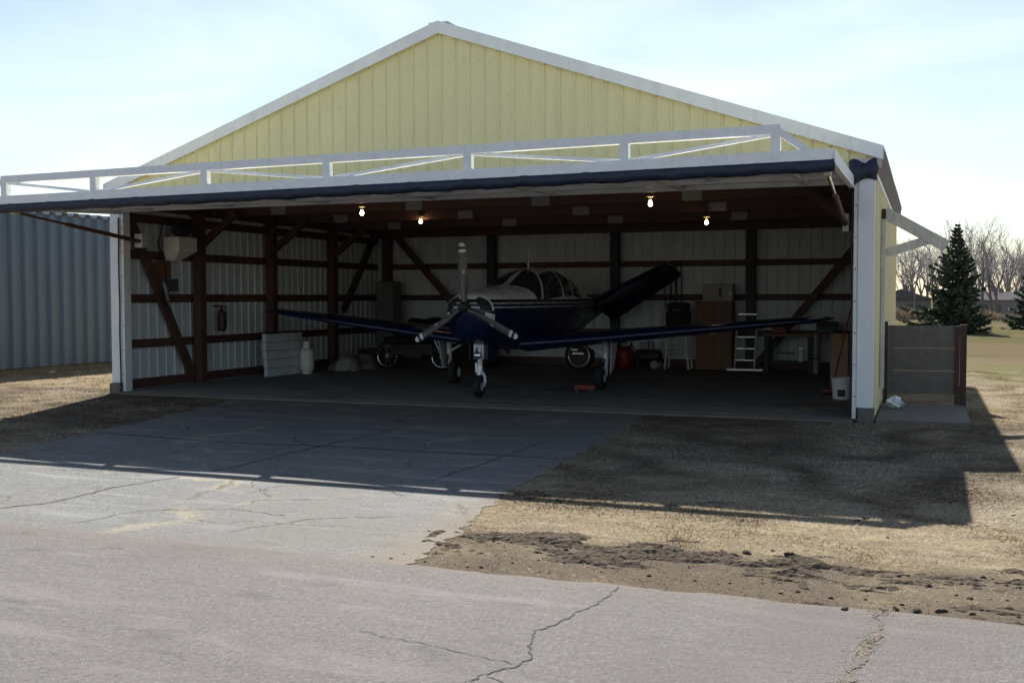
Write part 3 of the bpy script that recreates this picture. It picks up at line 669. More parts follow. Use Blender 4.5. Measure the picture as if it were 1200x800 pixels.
# wings
def foil(c, t, n=12):
    P = []
    for k in range(2 * n):
        a = math.pi * k / n
        xx = 0.5 * (1 + math.cos(a)); yt = 5 * t * (0.2969 * math.sqrt(xx) - 0.126 * xx - 0.3516 * xx**2 + 0.2843 * xx**3 - 0.1036 * xx**4)
        P.append((xx * c, (yt if k <= n else -yt * 0.75) * c))
    return P
for sx in (-1, 1):
    rows = []
    for (x, le, ch, zz, tk) in ((0.35, 1.45, 2.35, 0.82, 0.155), (0.8, 1.72, 2.0, 0.86, 0.155), (1.5, 1.84, 1.86, 0.93, 0.15), (3.0, 2.02, 1.52, 1.09, 0.14), (4.4, 2.20, 1.20, 1.24, 0.125), (4.85, 2.27, 1.08, 1.285, 0.115), (5.02, 2.38, 0.88, 1.305, 0.09), (5.09, 2.55, 0.6, 1.315, 0.05)):
        rows.append([(sx * x * 1.045, le + a, zz + bz) for a, bz in foil(ch, tk)])
    rows = [r + r[:1] for r in rows]
    wb = MB().grid(rows); wb.quad(*rows[-1][:-1]); wing = wb.build('wing', M_navy, ap, smooth=True)
    MB().lathe([(0.0, -0.03), (0.015, -0.02), (0.02, 0.0), (0.015, 0.05), (0.0, 0.08)], (sx * 5.22, 2.36, 1.305), 10, 'y').build('wingtip_light', M_glass, wing, smooth=True)
    if sx > 0: MB().quad((4.93, 2.245, 1.30), (5.21, 2.35, 1.325), (5.21, 2.56, 1.350), (5.08, 2.40, 1.352)).build('tip_patch', M_acwhite, wing)
    # V tail
    rows = []
    for (t, le, ch) in ((0.0, 5.9, 1.75), (0.5, 6.3, 1.45), (0.93, 6.68, 1.2), (1.0, 6.8, 1.0)):
        px, pz = 0.06 + 1.55 * t, 1.44 + 0.89 * t
        nx_, nz_ = -0.5, 0.866
        rows.append([(sx * (px + nx_ * (bz - 0.45 * max(0, a - 0.62 * ch) - 0.06 * a)), le + a, pz + nz_ * (bz - 0.45 * max(0, a - 0.62 * ch) - 0.06 * a)) for a, bz in foil(ch, 0.10 if t < 1 else 0.06)])
    rows = [r + r[:1] for r in rows]
    MB().grid(rows).quad(*rows[-1][:-1]).build('ruddervator', M_navy, ap, smooth=True)
    # main gear
    gx = sx * 1.50; gy = 2.75
    leg = MB().tube([(gx, gy, 0.95), (gx, gy, 0.50), (gx - sx * 0.0, gy + 0.02, 0.24)], [0.055, 0.05, 0.035], 10).build('main_gear_strut', M_gearw, ap, smooth=True)
    MB().tube([(gx - sx * 0.5, gy, 0.88), (gx, gy, 0.60)], 0.022, 8).build('side_brace', M_gearw, leg)
    MB().beam((gx, gy - 0.06, 0.55), (gx, gy - 0.13, 0.40), 0.03, 0.03).beam((gx, gy - 0.13, 0.40), (gx, gy - 0.03, 0.27), 0.03, 0.03).build('torque_link', M_chrome, leg)
    dr = MB(); a0 = gx + sx * 0.13
    dr.v = [(a0 + sx * 0.02, gy - 0.20, 0.92), (a0 + sx * 0.02, gy + 0.22, 0.92), (a0 - sx * 0.03, gy + 0.14, 0.38), (a0 - sx * 0.03, gy - 0.06, 0.30),
            (a0 + sx * 0.035, gy - 0.20, 0.92), (a0 + sx * 0.035, gy + 0.22, 0.92), (a0 - sx * 0.015, gy + 0.14, 0.38), (a0 - sx * 0.015, gy - 0.06, 0.30)]
    dr.f = [(0, 1, 2, 3), (7, 6, 5, 4), (0, 4, 5, 1), (1, 5, 6, 2), (2, 6, 7, 3), (3, 7, 4, 0)]
    dr.build('gear_door', M_gearw, leg)
    wx = gx - sx * 0.10
    wh = MB().lathe([(0.09, -0.085), (0.16, -0.085), (0.205, -0.06), (0.222, -0.02), (0.222, 0.02), (0.205, 0.06), (0.16, 0.085), (0.09, 0.085)], (wx, gy + 0.02, 0.222), 24, 'x').build('main_wheel', M_black, ap, smooth=True)
    MB().lathe([(0.0, -0.07), (0.05, -0.072), (0.06, -0.06), (0.095, -0.078), (0.1, -0.06), (0.1, 0.06), (0.095, 0.078), (0.06, 0.06), (0.05, 0.072), (0.0, 0.07)], (wx, gy + 0.02, 0.222), 18, 'x').build('wheel_rim', M_gearw, wh)
# nose gear
ng = MB().box(-0.085, -0.06, 0.58, 0.72, 0.62, 0.93).box(0.06, 0.085, 0.58, 0.72, 0.62, 0.93).box(-0.085, 0.085, 0.575, 0.59, 0.80, 0.93).tube([(0, 0.65, 0.95), (0, 0.64, 0.42)], 0.042, 12).build('nose_gear_strut', M_gearw, ap)
MB().lathe([(0.0, -0.11), (0.06, -0.105), (0.068, -0.08), (0.05, -0.03), (0.0, 0.0)], (0.0, 0.60, 0.68), 16, 'y').build('taxi_light', M_chrome, ng, smooth=True)
MB().tube([(0, 0.64, 0.52), (0, 0.64, 0.36)], 0.055, 12).box(-0.055, -0.03, 0.58, 0.61, 0.40, 0.56).build('shimmy_damper', M_alu, ng)
MB().tube([(0.01, 0.62, 0.42), (0.07, 0.60, 0.40), (0.105, 0.60, 0.34), (0.11, 0.60, 0.26), (0.085, 0.60, 0.175)], 0.026, 10).build('wheel_fork', M_gearw, ng, smooth=True)
nw = MB().lathe([(0.07, -0.06), (0.13, -0.065), (0.165, -0.045), (0.178, -0.015), (0.178, 0.015), (0.165, 0.045), (0.13, 0.065), (0.07, 0.06)], (0.0, 0.60, 0.178), 24, 'x').build('nose_wheel', M_black, ap, smooth=True)
MB().lathe([(0.0, -0.05), (0.04, -0.055), (0.078, -0.058), (0.08, 0.058), (0.04, 0.055), (0.0, 0.05)], (0.0, 0.60, 0.178), 16, 'x').build('wheel_rim', M_gearw, nw)
for sx in (-1, 1): MB().box(sx * 0.155 - 0.006, sx * 0.155 + 0.006, 0.58, 1.0, 0.60, 0.86).build('nose_gear_door', M_navy, ng)
# propeller
HZ = 1.462
pr = MB().lathe([(0.0, -0.13), (0.03, -0.125), (0.06, -0.10), (0.085, -0.05), (0.095, 0.0), (0.09, 0.06), (0.07, 0.09)], (0, 0, HZ), 18, 'y').build('propeller', M_dark, ap, smooth=True)
for ang in (93, 213, 333):
    rows = []; base = R(ang)
    def bp(r_, cw, tw, t):
        ex = Vector((math.cos(base), 0, math.sin(base))); ch = Vector((-math.sin(base), 0, math.cos(base)))
        c2 = ch * math.cos(tw) + Vector((0, 1, 0)) * math.sin(tw); nrm = ex.cross(c2)
        cen = ex * r_ + Vector((0, 0, HZ))
        return [tuple(cen + c2 * (cw * a) + nrm * (t * bb)) for a, bb in ((-0.5, 0), (-0.3, 0.5), (0.1, 0.6), (0.5, 0.05), (0.1, -0.3), (-0.3, -0.3))]
    def blade_rows(rs):
        out_ = []
        for r_ in rs:
            cw = float(np.interp(r_, [0.06, 0.16, 0.3, 0.5, 0.75, 0.92, 0.985, 1.0], [0.085, 0.10, 0.145, 0.155, 0.14, 0.12, 0.09, 0.05]))
            tw = -float(np.interp(r_, [0.06, 1.0], [0.95, 0.25])); t = float(np.interp(r_, [0.06, 0.2, 1.0], [0.08, 0.045, 0.012]))
            out_.append(bp(r_, cw, tw, t))
        return [q + q[:1] for q in out_]
    bl = MB().grid(blade_rows([0.06, 0.12, 0.2, 0.3, 0.4, 0.5, 0.6, 0.7, 0.8, 0.85])).build('blade', M_prop, pr, smooth=True)
    for (a, b2, mm) in ((0.85, 0.90, M_pwhite), (0.90, 0.94, M_pblack), (0.94, 1.0, M_pwhite)):
        q = blade_rows(list(np.linspace(a, b2, 4))); MB().grid(q).quad(*q[-1][:-1]).build('blade_tip', mm, pr, smooth=True)
    q = bp(0.52, 0.15, -0.60, 0.03); q2 = bp(0.58, 0.145, -0.57, 0.03)
    def mixp(a, b2, t): return tuple(np.array(a) * (1 - t) + np.array(b2) * t)
    lab = [Vector(mixp(q[1], q[2], 0.1)), Vector(mixp(q[1], q[2], 0.75)), Vector(mixp(q2[1], q2[2], 0.75)), Vector(mixp(q2[1], q2[2], 0.1))]
    MB().quad(*[(v.x, v.y - 0.022, v.z) for v in lab]).build('decal', M_pink, pr)

# ------------------------------------------------------------------ things inside the hangar
FZ = 0.012
# hydraulic power unit on the wall by the jamb
t = thing('hydraulic_power_unit', (0.0, 1.1, 2.3), 'white box with sloping underside and dark motor on the steel wall', 'power unit')
pb = MB(); x0, x1, y0, y1 = 0.02, 0.36, 0.98, 1.50
pb.v = [(x0, y0, 2.47), (x1, y0, 2.47), (x1, y1, 2.47), (x0, y1, 2.47), (x0, y0, 2.72), (x1, y0, 2.72), (x1, y1, 2.72), (x0, y1, 2.72), (x0, y0 + 0.05, 2.30), (x1 - 0.18, y0 + 0.12, 2.30), (x1 - 0.18, y1 - 0.25, 2.30), (x0, y1 - 0.2, 2.30)]
pb.f = [(4, 5, 6, 7), (0, 1, 5, 4), (1, 2, 6, 5), (2, 3, 7, 6), (3, 0, 4, 7), (8, 9, 1, 0), (9, 10, 2, 1), (10, 11, 3, 2), (11, 8, 0, 3), (11, 10, 9, 8)]
pb.build('tank', M_buck, t, bevel=0.008)
MB().lathe([(0.0, -0.16), (0.10, -0.16), (0.115, -0.12), (0.115, 0.14), (0.09, 0.17), (0.0, 0.17)], (0.2, 1.25, 2.86), 16, 'y').build('motor', M_dark, t, smooth=False)
MB().tube([(0.12, 0.85, 2.95), (0.05, 0.8, 2.6), (0.10, 0.92, 2.2), (0.06, 1.0, 1.9)], 0.013, 6).build('hose', M_black, t, smooth=True)
t = thing('control_box', (-0.1, 1.2, 1.75), 'small blue-grey electrical control box hung with looped cable', 'electrical box')
MB().box(-0.16, 0.06, 1.02, 1.34, 1.74, 1.97).build('enclosure', pm('box_blue_grey', (0.07, 0.085, 0.10), 0.5), t, bevel=0.01)
MB().tube([(0.05, 0.98 + 0.10 * math.sin(k * 0.6), 1.75 - 0.12 + 0.16 * math.cos(k * 0.6)) for k in range(24)], 0.012, 6).build('cable_loop', M_black, t, smooth=True)
MB().tube([(0.05, 0.92, 1.92), (0.07, 0.96, 1.8), (0.07, 1.02, 1.62), (0.06, 1.06, 1.5)], [0.02, 0.035, 0.03, 0.01], 8).build('cable_plug', M_plate, t, smooth=True)
MB().box(-0.165, -0.14, 0.98, 1.38, 1.98, 2.30).build('backing_board', M_brwood, t)
t = thing('fire_extinguisher', (0.0, 2.66, 0.95), 'faded red bottle hanging between the wall girts', 'extinguisher')
MB().lathe([(0.0, 0.0), (0.07, 0.005), (0.08, 0.03), (0.08, 0.34), (0.06, 0.40), (0.025, 0.43), (0.025, 0.47), (0.0, 0.47)], (0.03, 2.66, 0.97), 16).build('bottle', pm('faded_red', (0.06, 0.016, 0.018), 0.5), t, smooth=True)
MB().tube([(0.03, 2.66, 1.44), (0.06, 2.75, 1.47), (0.06, 2.79, 1.25), (0.05, 2.77, 1.02)], 0.012, 6).build('hose', M_black, t, smooth=True)
MB().box(-0.16, 0.03, 2.63, 2.69, 1.45, 1.48).build('hanger', M_dark, t)
# leaning white panel
t = thing('leaning_panel', (0.4, 4.2, FZ), 'large pale grooved panel standing against the wall posts', 'panel')
for k in range(5):
    z0 = FZ + 0.002 + k * 0.176
    MB().box(0.34 - 0.01 * k, 0.43 - 0.01 * k, 3.62, 4.98, z0, z0 + 0.168).build('board', M_inner, t, bevel=0.008)
MB().box(0.26, 0.42, 3.60, 5.0, FZ + 0.884, FZ + 0.91).build('cap_rail', M_dark, t)
# propane cylinder
t = thing('propane_cylinder', (0.62, 4.80, FZ), 'white propane cylinder with valve collar standing by the pale panel', 'gas cylinder')
MB().lathe([(0.10, 0.0), (0.11, 0.0), (0.11, 0.05), (0.10, 0.055)], (0.62, 4.80, FZ), 20).build('foot_ring', M_buck, t)
MB().lathe([(0.0, 0.03), (0.08, 0.035), (0.13, 0.07), (0.15, 0.13), (0.15, 0.44), (0.13, 0.51), (0.07, 0.55), (0.0, 0.555)], (0.62, 4.80, FZ), 22).build('tank', M_buck, t, smooth=True)
cl = MB()
for a0, a1 in ((0.3, 2.7), (3.5, 5.9)):
    A = np.linspace(a0, a1, 12)
    cl.grid([[(0.62 + rr * math.cos(a), 4.80 + rr * math.sin(a), FZ + zz) for a in A] for rr, zz in ((0.09, 0.53), (0.085, 0.68), (0.08, 0.68), (0.083, 0.53))])
cl.build('valve_collar', M_buck, t)
MB().tube([(0.62, 4.8, FZ + 0.55), (0.62, 4.8, FZ + 0.64)], 0.02, 8).build('valve', M_alu, t)
# tarp covered heap
t = thing('covered_machine', (1.0, 6.3, FZ), 'low machine under a crumpled grey tarpaulin on the floor', 'covered machine')
rows = []; r_ = random.Random(5)
for i in range(25):
    u = i / 24; row = []
    for k in range(17):
        v = k / 16
        hgt = 0.46 * (math.sin(math.pi * min(1, max(0, u * 1.02))) ** 0.4) * (math.sin(math.pi * v) ** 0.45) * (0.75 + 0.25 * math.sin(u * 7 + 1.3)) + 0.025 * math.sin(u * 31 + v * 9) * math.sin(math.pi * v)
        row.append((0.55 + 0.75 * v + 0.05 * math.sin(u * 13), 5.6 + 1.5 * u + 0.05 * math.sin(v * 11), FZ + 0.01 + max(0, hgt)))
    rows.append(row)
MB().grid(rows).build('tarpaulin', M_tarp, t, smooth=True)
MB().tube([(1.25, 5.9, FZ), (1.22, 5.95, FZ + 0.18)], 0.02, 8).build('leg', M_alu, t)
# dark motorcycle behind
def wheel(parent, c, r, wd, axis='x', spokes=True):
    o = MB().lathe([(r * 0.8, -wd / 2), (r * 0.95, -wd / 2.2), (r, -wd / 5), (r, wd / 5), (r * 0.95, wd / 2.2), (r * 0.8, wd / 2)], c, 24, axis).build('wheel', M_black, parent, smooth=True)
    MB().lathe([(r * 0.74, -wd / 2.6), (r * 0.81, -wd / 2), (r * 0.81, wd / 2), (r * 0.74, wd / 2.6), (r * 0.74, -wd / 2.6)], c, 24, axis).build('rim', M_chrome, o, smooth=True)
    sb = MB()
    for k in range(10):
        a = 2 * math.pi * k / 10; cx, cy, cz = c
        e = (cx, cy + math.cos(a) * r * 0.76, cz + math.sin(a) * r * 0.76) if axis == 'x' else (cx + math.cos(a) * r * 0.76, cy, cz + math.sin(a) * r * 0.76)
        sb.tube([c, e], 0.006, 4)
    sb.lathe([(0.0, -wd / 2), (0.04, -wd / 2), (0.04, wd / 2), (0.0, wd / 2)], c, 10, axis)
    sb.build('spokes', M_alu, o)
    return o
t = thing('motorcycle', (2.2, 6.6, FZ), 'dark motorcycle with chrome fittings parked under the wing', 'motorcycle')
for x in (1.6, 2.95): wheel(t, (x, 6.6, FZ + 0.31), 0.31, 0.10, 'y')
MB().beam((1.75, 6.6, 0.45), (2.75, 6.6, 0.48), 0.2, 0.26).box(2.05, 2.5, 6.46, 6.74, 0.28, 0.52).build('engine', M_dark, t, bevel=0.02)
MB().lathe([(0.0, -0.28), (0.10, -0.22), (0.15, 0.0), (0.12, 0.22), (0.0, 0.28)], (2.45, 6.6, 0.74), 14, 'x').build('fuel_tank', M_navy, t, smooth=True)
MB().beam((1.55, 6.6, 0.70), (2.2, 6.6, 0.68), 0.24, 0.09).build('saddle', M_black, t, bevel=0.03)
MB().tube([(2.95, 6.53, 0.32), (2.70, 6.53, 0.95)], 0.022, 8).tube([(2.95, 6.67, 0.32), (2.70, 6.67, 0.95)], 0.022, 8).build('front_fork', M_chrome, t)
MB().tube([(2.62, 6.25, 1.02), (2.70, 6.45, 0.96), (2.70, 6.75, 0.96), (2.62, 6.95, 1.02)], 0.014, 8).build('handlebar', M_chrome, t)
MB().lathe([(0.0, 0.12), (0.08, 0.10), (0.09, 0.03), (0.085, 0.0), (0.0, -0.01)], (2.76, 6.6, 0.82), 14, 'x').build('headlight', M_chrome, t, smooth=True)
t = thing('covered_trailer', (2.4, 8.1, FZ), 'large load under a black sheet behind the motorcycle', 'covered load')
rows = []
for i in range(29):
    u = i / 28; row = []
    for k in range(15):
        v = k / 14; e = (1 - abs(2 * v - 1) ** 5) * (1 - abs(2 * u - 1) ** 7)
        row.append((1.0 + 2.6 * u + 0.03 * math.sin(v * 13), 7.55 + 1.1 * v + 0.03 * math.sin(u * 17), FZ + 0.01 + e * (1.02 + 0.10 * math.sin(u * 5) + 0.03 * math.sin(u * 23 + v * 8))))
    rows.append(row)
MB().grid(rows).build('sheet', M_black, t, smooth=True)
MB().box(1.05, 3.55, 7.6, 8.6, FZ, FZ + 0.12).build('pallet', M_brwood, t)
for k, (x, y, z0, dx, dy, h_, mt, lb) in enumerate(((0.75, 7.4, FZ, 0.5, 0.4, 0.42, M_dark, 'dark steel toolbox on the floor beside the side wall posts'), (10.95, 8.7, 0.842, 0.42, 0.3, 0.26, M_dark, 'dark grey toolbox standing on the workbench top'), (9.95, 8.75, 0.842, 0.3, 0.26, 0.18, M_redp, 'small red toolbox standing on the workbench top'))):
    t = thing('toolbox', (x, y, z0), lb, 'toolbox')
    MB().box(x - dx / 2, x + dx / 2, y - dy / 2, y + dy / 2, z0, z0 + h_ * 0.7).build('case', mt, t, bevel=0.01)
    MB().box(x - dx / 2 - 0.006, x + dx / 2 + 0.006, y - dy / 2 - 0.006, y + dy / 2 + 0.006, z0 + h_ * 0.7 + 0.002, z0 + h_).build('lid', mt, t, bevel=0.02)
    MB().tube([(x - dx / 4, y, z0 + h_), (x - dx / 4, y, z0 + h_ + 0.04), (x + dx / 4, y, z0 + h_ + 0.04), (x + dx / 4, y, z0 + h_)], 0.008, 6).build('handle', M_alu, t)
# tall dim locker in the corner
t = thing('tall_locker', (0.5, 8.75, FZ), 'tall narrow grey locker in the back corner of the hangar', 'locker')
MB().box(0.30, 0.75, 8.5, 8.95, FZ, 2.02).build('carcass', pm('locker_grey', (0.13, 0.14, 0.13), 0.5), t, bevel=0.01)
MB().box(0.33, 0.72, 8.475, 8.497, FZ + 0.08, 1.97).build('door', pm('locker_door_grey', (0.15, 0.16, 0.15), 0.5), t, bevel=0.006)
# spare wheel with chrome ring
t = thing('spare_wheel', (5.86, 7.45, FZ), 'spare wheel with a bright chrome ring leaning under the fuselage', 'wheel')
c = (5.86, 7.45, FZ + 0.345)
MB().lathe([(0.24, -0.08), (0.31, -0.075), (0.335, -0.03), (0.335, 0.03), (0.31, 0.075), (0.24, 0.08)], c, 28, 'y').build('tyre', M_black, t, smooth=True)
MB().lathe([(0.225, -0.06), (0.235, -0.088), (0.248, -0.085), (0.25, -0.05)], c, 28, 'y').build('trim_ring', M_chrome, t, smooth=True)
MB().lathe([(0.0, -0.03), (0.2, -0.03), (0.24, -0.05)], c, 24, 'y').build('disc', M_dark, t, smooth=True)
MB().box(c[0] - 0.17, c[0] - 0.04, c[1] - 0.06, c[1] - 0.035, c[2] + 0.10, c[2] + 0.14).box(c[0] - 0.16, c[0] + 0.10, c[1] - 0.06, c[1] - 0.035, c[2] + 0.02, c[2] + 0.065).build('hub_plate', M_alu, t, bevel=0.006)
# tow bar / jack
t = thing('floor_jack', (7.35, 2.62, FZ), 'red floor jack with black handle lying near the main wheel', 'jack')
MB().box(7.30, 7.66, 2.56, 2.70, FZ + 0.03, FZ + 0.12).build('body', M_redp, t, bevel=0.012)
MB().tube([(7.32, 2.62, FZ + 0.08), (7.05, 2.58, FZ + 0.05), (6.80, 2.50, FZ + 0.03)], 0.018, 8).build('handle', M_black, t)
for x, y in ((7.36, 2.54), (7.60, 2.54), (7.36, 2.72), (7.60, 2.72)): MB().lathe([(0.0, -0.015), (0.035, -0.015), (0.035, 0.015), (0.0, 0.015)], (x, y, FZ + 0.036), 12, 'y').build('roller', M_dark, t)
# fuel can
t = thing('fuel_can', (6.52, 8.7, FZ), 'rounded red fuel can standing before the back wall', 'fuel can')
MB().lathe([(0.0, 0.0), (0.19, 0.005), (0.21, 0.03), (0.21, 0.36), (0.17, 0.45), (0.08, 0.49), (0.0, 0.50)], (6.52, 8.7, FZ), 20).build('body', M_redp, t, smooth=True)
MB().tube([(6.42, 8.7, FZ + 0.46), (6.45, 8.7, FZ + 0.58), (6.58, 8.7, FZ + 0.58), (6.62, 8.7, FZ + 0.46)], 0.014, 8).build('handle', M_redp, t)
MB().tube([(6.63, 8.66, FZ + 0.44), (6.72, 8.6, FZ + 0.56)], 0.02, 8).build('spout', M_black, t)
# compressor
t = thing('air_compressor', (7.05, 8.8, FZ), 'small wheeled air compressor with dark tank beside red can', 'compressor')
MB().lathe([(0.0, -0.32), (0.11, -0.30), (0.15, -0.24), (0.15, 0.24), (0.11, 0.30), (0.0, 0.32)], (7.05, 8.8, FZ + 0.28), 16, 'x').build('tank', M_dark, t, smooth=True)
MB().box(6.88, 7.08, 8.7, 8.9, FZ + 0.435, FZ + 0.60).tube([(7.12, 8.8, FZ + 0.43), (7.12, 8.8, FZ + 0.62)], 0.07, 12).build('pump', M_plate, t, bevel=0.01)
for y in (8.60, 9.0): MB().lathe([(0.0, -0.02), (0.04, -0.022), (0.045, -0.02), (0.085, -0.025), (0.10, 0.0), (0.085, 0.025), (0.0, 0.02)], (7.24, y, FZ + 0.10), 16, 'y').build('wheel', M_plate, t)
MB().tube([(6.8, 8.8, FZ + 0.3), (6.62, 8.8, FZ + 0.62), (6.6, 8.65, FZ + 0.66), (6.6, 8.95, FZ + 0.66)], 0.014, 8).build('handle', M_redp, t)
MB().box(6.82, 6.86, 8.72, 8.88, FZ, FZ + 0.16).build('foot', M_dark, t)
# stool with black toolbox on it
t = thing('wooden_stool', (7.72, 8.9, FZ), 'white painted wooden stool with rungs at the back wall', 'stool')
for sx in (-1, 1):
    for sy in (-1, 1):
        MB().beam((7.72 + sx * 0.27, 8.9 + sy * 0.2, FZ), (7.72 + sx * 0.19, 8.9 + sy * 0.14, 0.82), 0.045, 0.045).build('leg', M_oldwhite, t)
MB().box(7.47, 7.97, 8.7, 9.1, 0.82, 0.86).build('seat', M_oldwhite, t, bevel=0.01)
for zz in (0.28, 0.50, 0.62, 0.74): MB().beam((7.49, 8.73, zz), (7.95, 8.73, zz), 0.025, 0.03).build('rung', M_oldwhite, t)
t = thing('black_toolbox', (7.72, 8.9, 0.862), 'black padded box with dim sheen resting on the white stool', 'box')
MB().box(7.46, 7.98, 8.72, 9.08, 0.862, 1.30).build('case', M_black, t, bevel=0.05)
MB().box(7.48, 7.96, 8.73, 9.07, 1.302, 1.50).build('lid', M_black, t, bevel=0.06)
MB().tube([(7.62, 8.71, 1.33), (7.62, 8.67, 1.33), (7.82, 8.67, 1.33), (7.82, 8.71, 1.33)], 0.012, 8).build('handle', M_alu, t)
# hanging cords
t = thing('hanging_cable', (7.5, D - 0.2, 2.3), 'black cable looped over the back wall girt', 'cable')
for k, (x, zl) in enumerate(((7.30, 1.25), (7.44, 1.5), (7.55, 1.35))):
    MB().tube([(x, D - 0.17, 2.42), (x - 0.02, D - 0.19, 2.0), (x + 0.0, D - 0.18, zl + 0.12), (x + 0.06, D - 0.18, zl), (x + 0.12, D - 0.18, zl + 0.15), (x + 0.12, D - 0.19, 2.1), (x + 0.10, D - 0.17, 2.42)], 0.012, 6).build('loop', M_black, t, smooth=True)
# brown cabinet and carton
t = thing('brown_cabinet', (8.52, 9.05, FZ), 'tall brown wooden cabinet standing by the dark back post', 'cabinet')
MB().box(8.11, 8.92, 8.86, 9.22, FZ, 1.53).build('carcass', M_brwood, t, bevel=0.008)
for sx in (0, 1):
    dd = MB().box(8.13 + sx * 0.39, 8.51 + sx * 0.39, 8.838, 8.858, FZ + 0.08, 1.50).build('door', M_brwood, t, bevel=0.006)
    MB().box(8.48 + sx * 0.06, 8.495 + sx * 0.06, 8.815, 8.836, 0.80, 0.95).build('handle', M_alu, dd)
t = thing('carton', (8.59, 9.05, 1.532), 'pale cardboard carton lying on top of the brown cabinet', 'carton')
MB().box(8.26, 8.92, 8.88, 9.22, 1.532, 1.89).build('box', M_cardw, t, bevel=0.006)
MB().box(8.25, 8.93, 8.875, 9.225, 1.892, 1.905).build('lid', M_brwood, t)
MB().quad((8.62, 8.876, 1.62), (8.69, 8.876, 1.62), (8.69, 8.876, 1.82), (8.62, 8.876, 1.82)).build('printed_mark', M_dark, t)
MB().quad((8.84, 8.876, 1.66), (8.90, 8.876, 1.66), (8.90, 8.876, 1.74), (8.84, 8.876, 1.74)).build('paper_tag', M_buck, t)
# ladder
t = thing('aluminium_ladder', (9.2, 8.9, FZ), 'short aluminium ladder with a wide foot bar leaning against the dark post', 'ladder')
for x in (8.99, 9.42): MB().beam((x, 8.78, FZ + 0.04), (x, 9.2, 1.32), 0.03, 0.06).build('rail', M_alu, t)
for k in range(5):
    zz = 0.24 + k * 0.25; y = 8.78 + 0.42 * (zz - FZ) / 1.3
    MB().beam((9.0, y, zz), (9.41, y, zz), 0.03, 0.025).build('rung', M_alu, t)
MB().box(8.82, 9.60, 8.74, 8.82, FZ, FZ + 0.045).build('foot_bar', M_alu, t, bevel=0.006)
# workbench with shelf
t = thing('workbench', (10.2, 8.8, FZ), 'dark wooden workbench with lower shelf along the back wall', 'workbench')
MB().box(9.66, 11.5, 8.42, 9.05, 0.78, 0.84).build('top', M_brwood, t, bevel=0.006)
for x in (9.72, 10.62, 11.44):
    for y in (8.47, 9.0): MB().box(x - 0.045, x + 0.045, y - 0.04, y + 0.04, FZ, 0.778).build('leg', M_dkbeam, t)
MB().box(9.78, 10.57, 8.5, 9.0, 0.20, 0.235).build('shelf', M_dkbeam, t)
t = thing('tin_box', (10.42, 8.6, 0.237), 'narrow pale tin standing on the workbench shelf', 'tin')
MB().box(10.38, 10.47, 8.56, 8.72, 0.237, 0.52).build('can', M_buck, t, bevel=0.01); MB().box(10.385, 10.465, 8.565, 8.715, 0.522, 0.54).build('lid', M_alu, t)
t = thing('chrome_wrench_rack', (9.9, 8.55, 0.237), 'bright chrome tools lying across the workbench shelf', 'tools')
MB().tube([(9.86, 8.54, 0.24), (9.86, 8.54, 0.62)], 0.016, 8).build('bar', M_chrome, t); MB().tube([(9.94, 8.56, 0.44), (10.30, 8.56, 0.41)], 0.014, 8).build('wrench', M_chrome, t)
MB().box(9.84, 9.98, 8.52, 8.6, 0.237, 0.252).build('base', M_dark, t)
t = thing('metal_tube', (10.76, 8.34, FZ), 'dull galvanised duct standing upright beside the workbench', 'duct')
MB().lathe([(0.06, 0.0), (0.07, 0.0), (0.07, 0.84), (0.062, 0.84), (0.06, 0.0)], (10.76, 8.34, FZ), 16).build('pipe', M_plate, t, smooth=False)
MB().lathe([(0.0705, 0.30), (0.076, 0.30), (0.076, 0.34), (0.0705, 0.34)], (10.76, 8.34, FZ), 16).build('clamp_band', M_dark, t)
# plywood board, broom, bucket by the right wall
t = thing('plywood_offcut', (11.5, 5.0, FZ), 'tan plywood board propped upright near the side wall', 'board')
MB().beam((11.32, 4.95, FZ + 0.48), (11.62, 4.95, FZ + 0.48), 0.02, 0.96).build('sheet', M_wood, t); MB().box(11.36, 11.58, 4.965, 5.15, FZ, FZ + 0.05).build('prop_block', M_wood, t)
t = thing('push_broom', (11.5, 3.4, FZ), 'push broom with a long red handle leaning on the jamb side', 'broom')
MB().tube([(11.47, 3.35, FZ + 0.09), (11.83, 3.35, 1.75)], 0.014, 8).build('handle', M_redp, t)
MB().box(11.32, 11.62, 3.31, 3.39, FZ + 0.055, FZ + 0.10).build('head', M_redp, t, bevel=0.006)
bb_ = MB()
for k in range(60):
    x = 11.33 + 0.28 * (k % 20) / 19; y = 3.32 + 0.03 * (k // 20); bb_.tube([(x, y, FZ + 0.055), (x + 0.01, y, FZ + 0.002)], 0.006, 4)
bb_.build('bristles', M_rust, t)
t = thing('plank', (11.75, 4.4, FZ), 'long dark brown plank leaning against the inner wall', 'plank')
MB().beam((11.66, 4.4, FZ + 0.01), (11.84, 4.4, 1.9), 0.12, 0.03, (1, 0, 0)).build('plank_board', M_brwood, t)
MB().box(11.60, 11.72, 4.33, 4.47, FZ, FZ + 0.02).build('foot_block', M_brwood, t)
t = thing('white_bucket', (11.68, 2.75, FZ), 'white plastic bucket with a printed label near the door jamb', 'bucket')
MB().lathe([(0.0, 0.0), (0.135, 0.0), (0.14, 0.01), (0.162, 0.31), (0.172, 0.31), (0.172, 0.335), (0.16, 0.335), (0.15, 0.30), (0.125, 0.02), (0.0, 0.015)], (11.68, 2.75, FZ), 26).build('pail', M_buck, t, smooth=False)
A = np.linspace(-2.0, -1.2, 8); MB().grid([[(11.68 + rr * math.cos(a), 2.75 + rr * math.sin(a), FZ + zz) for a in A] for rr, zz in ((0.1445, 0.05), (0.153, 0.16))]).build('label_print', M_dark, t)
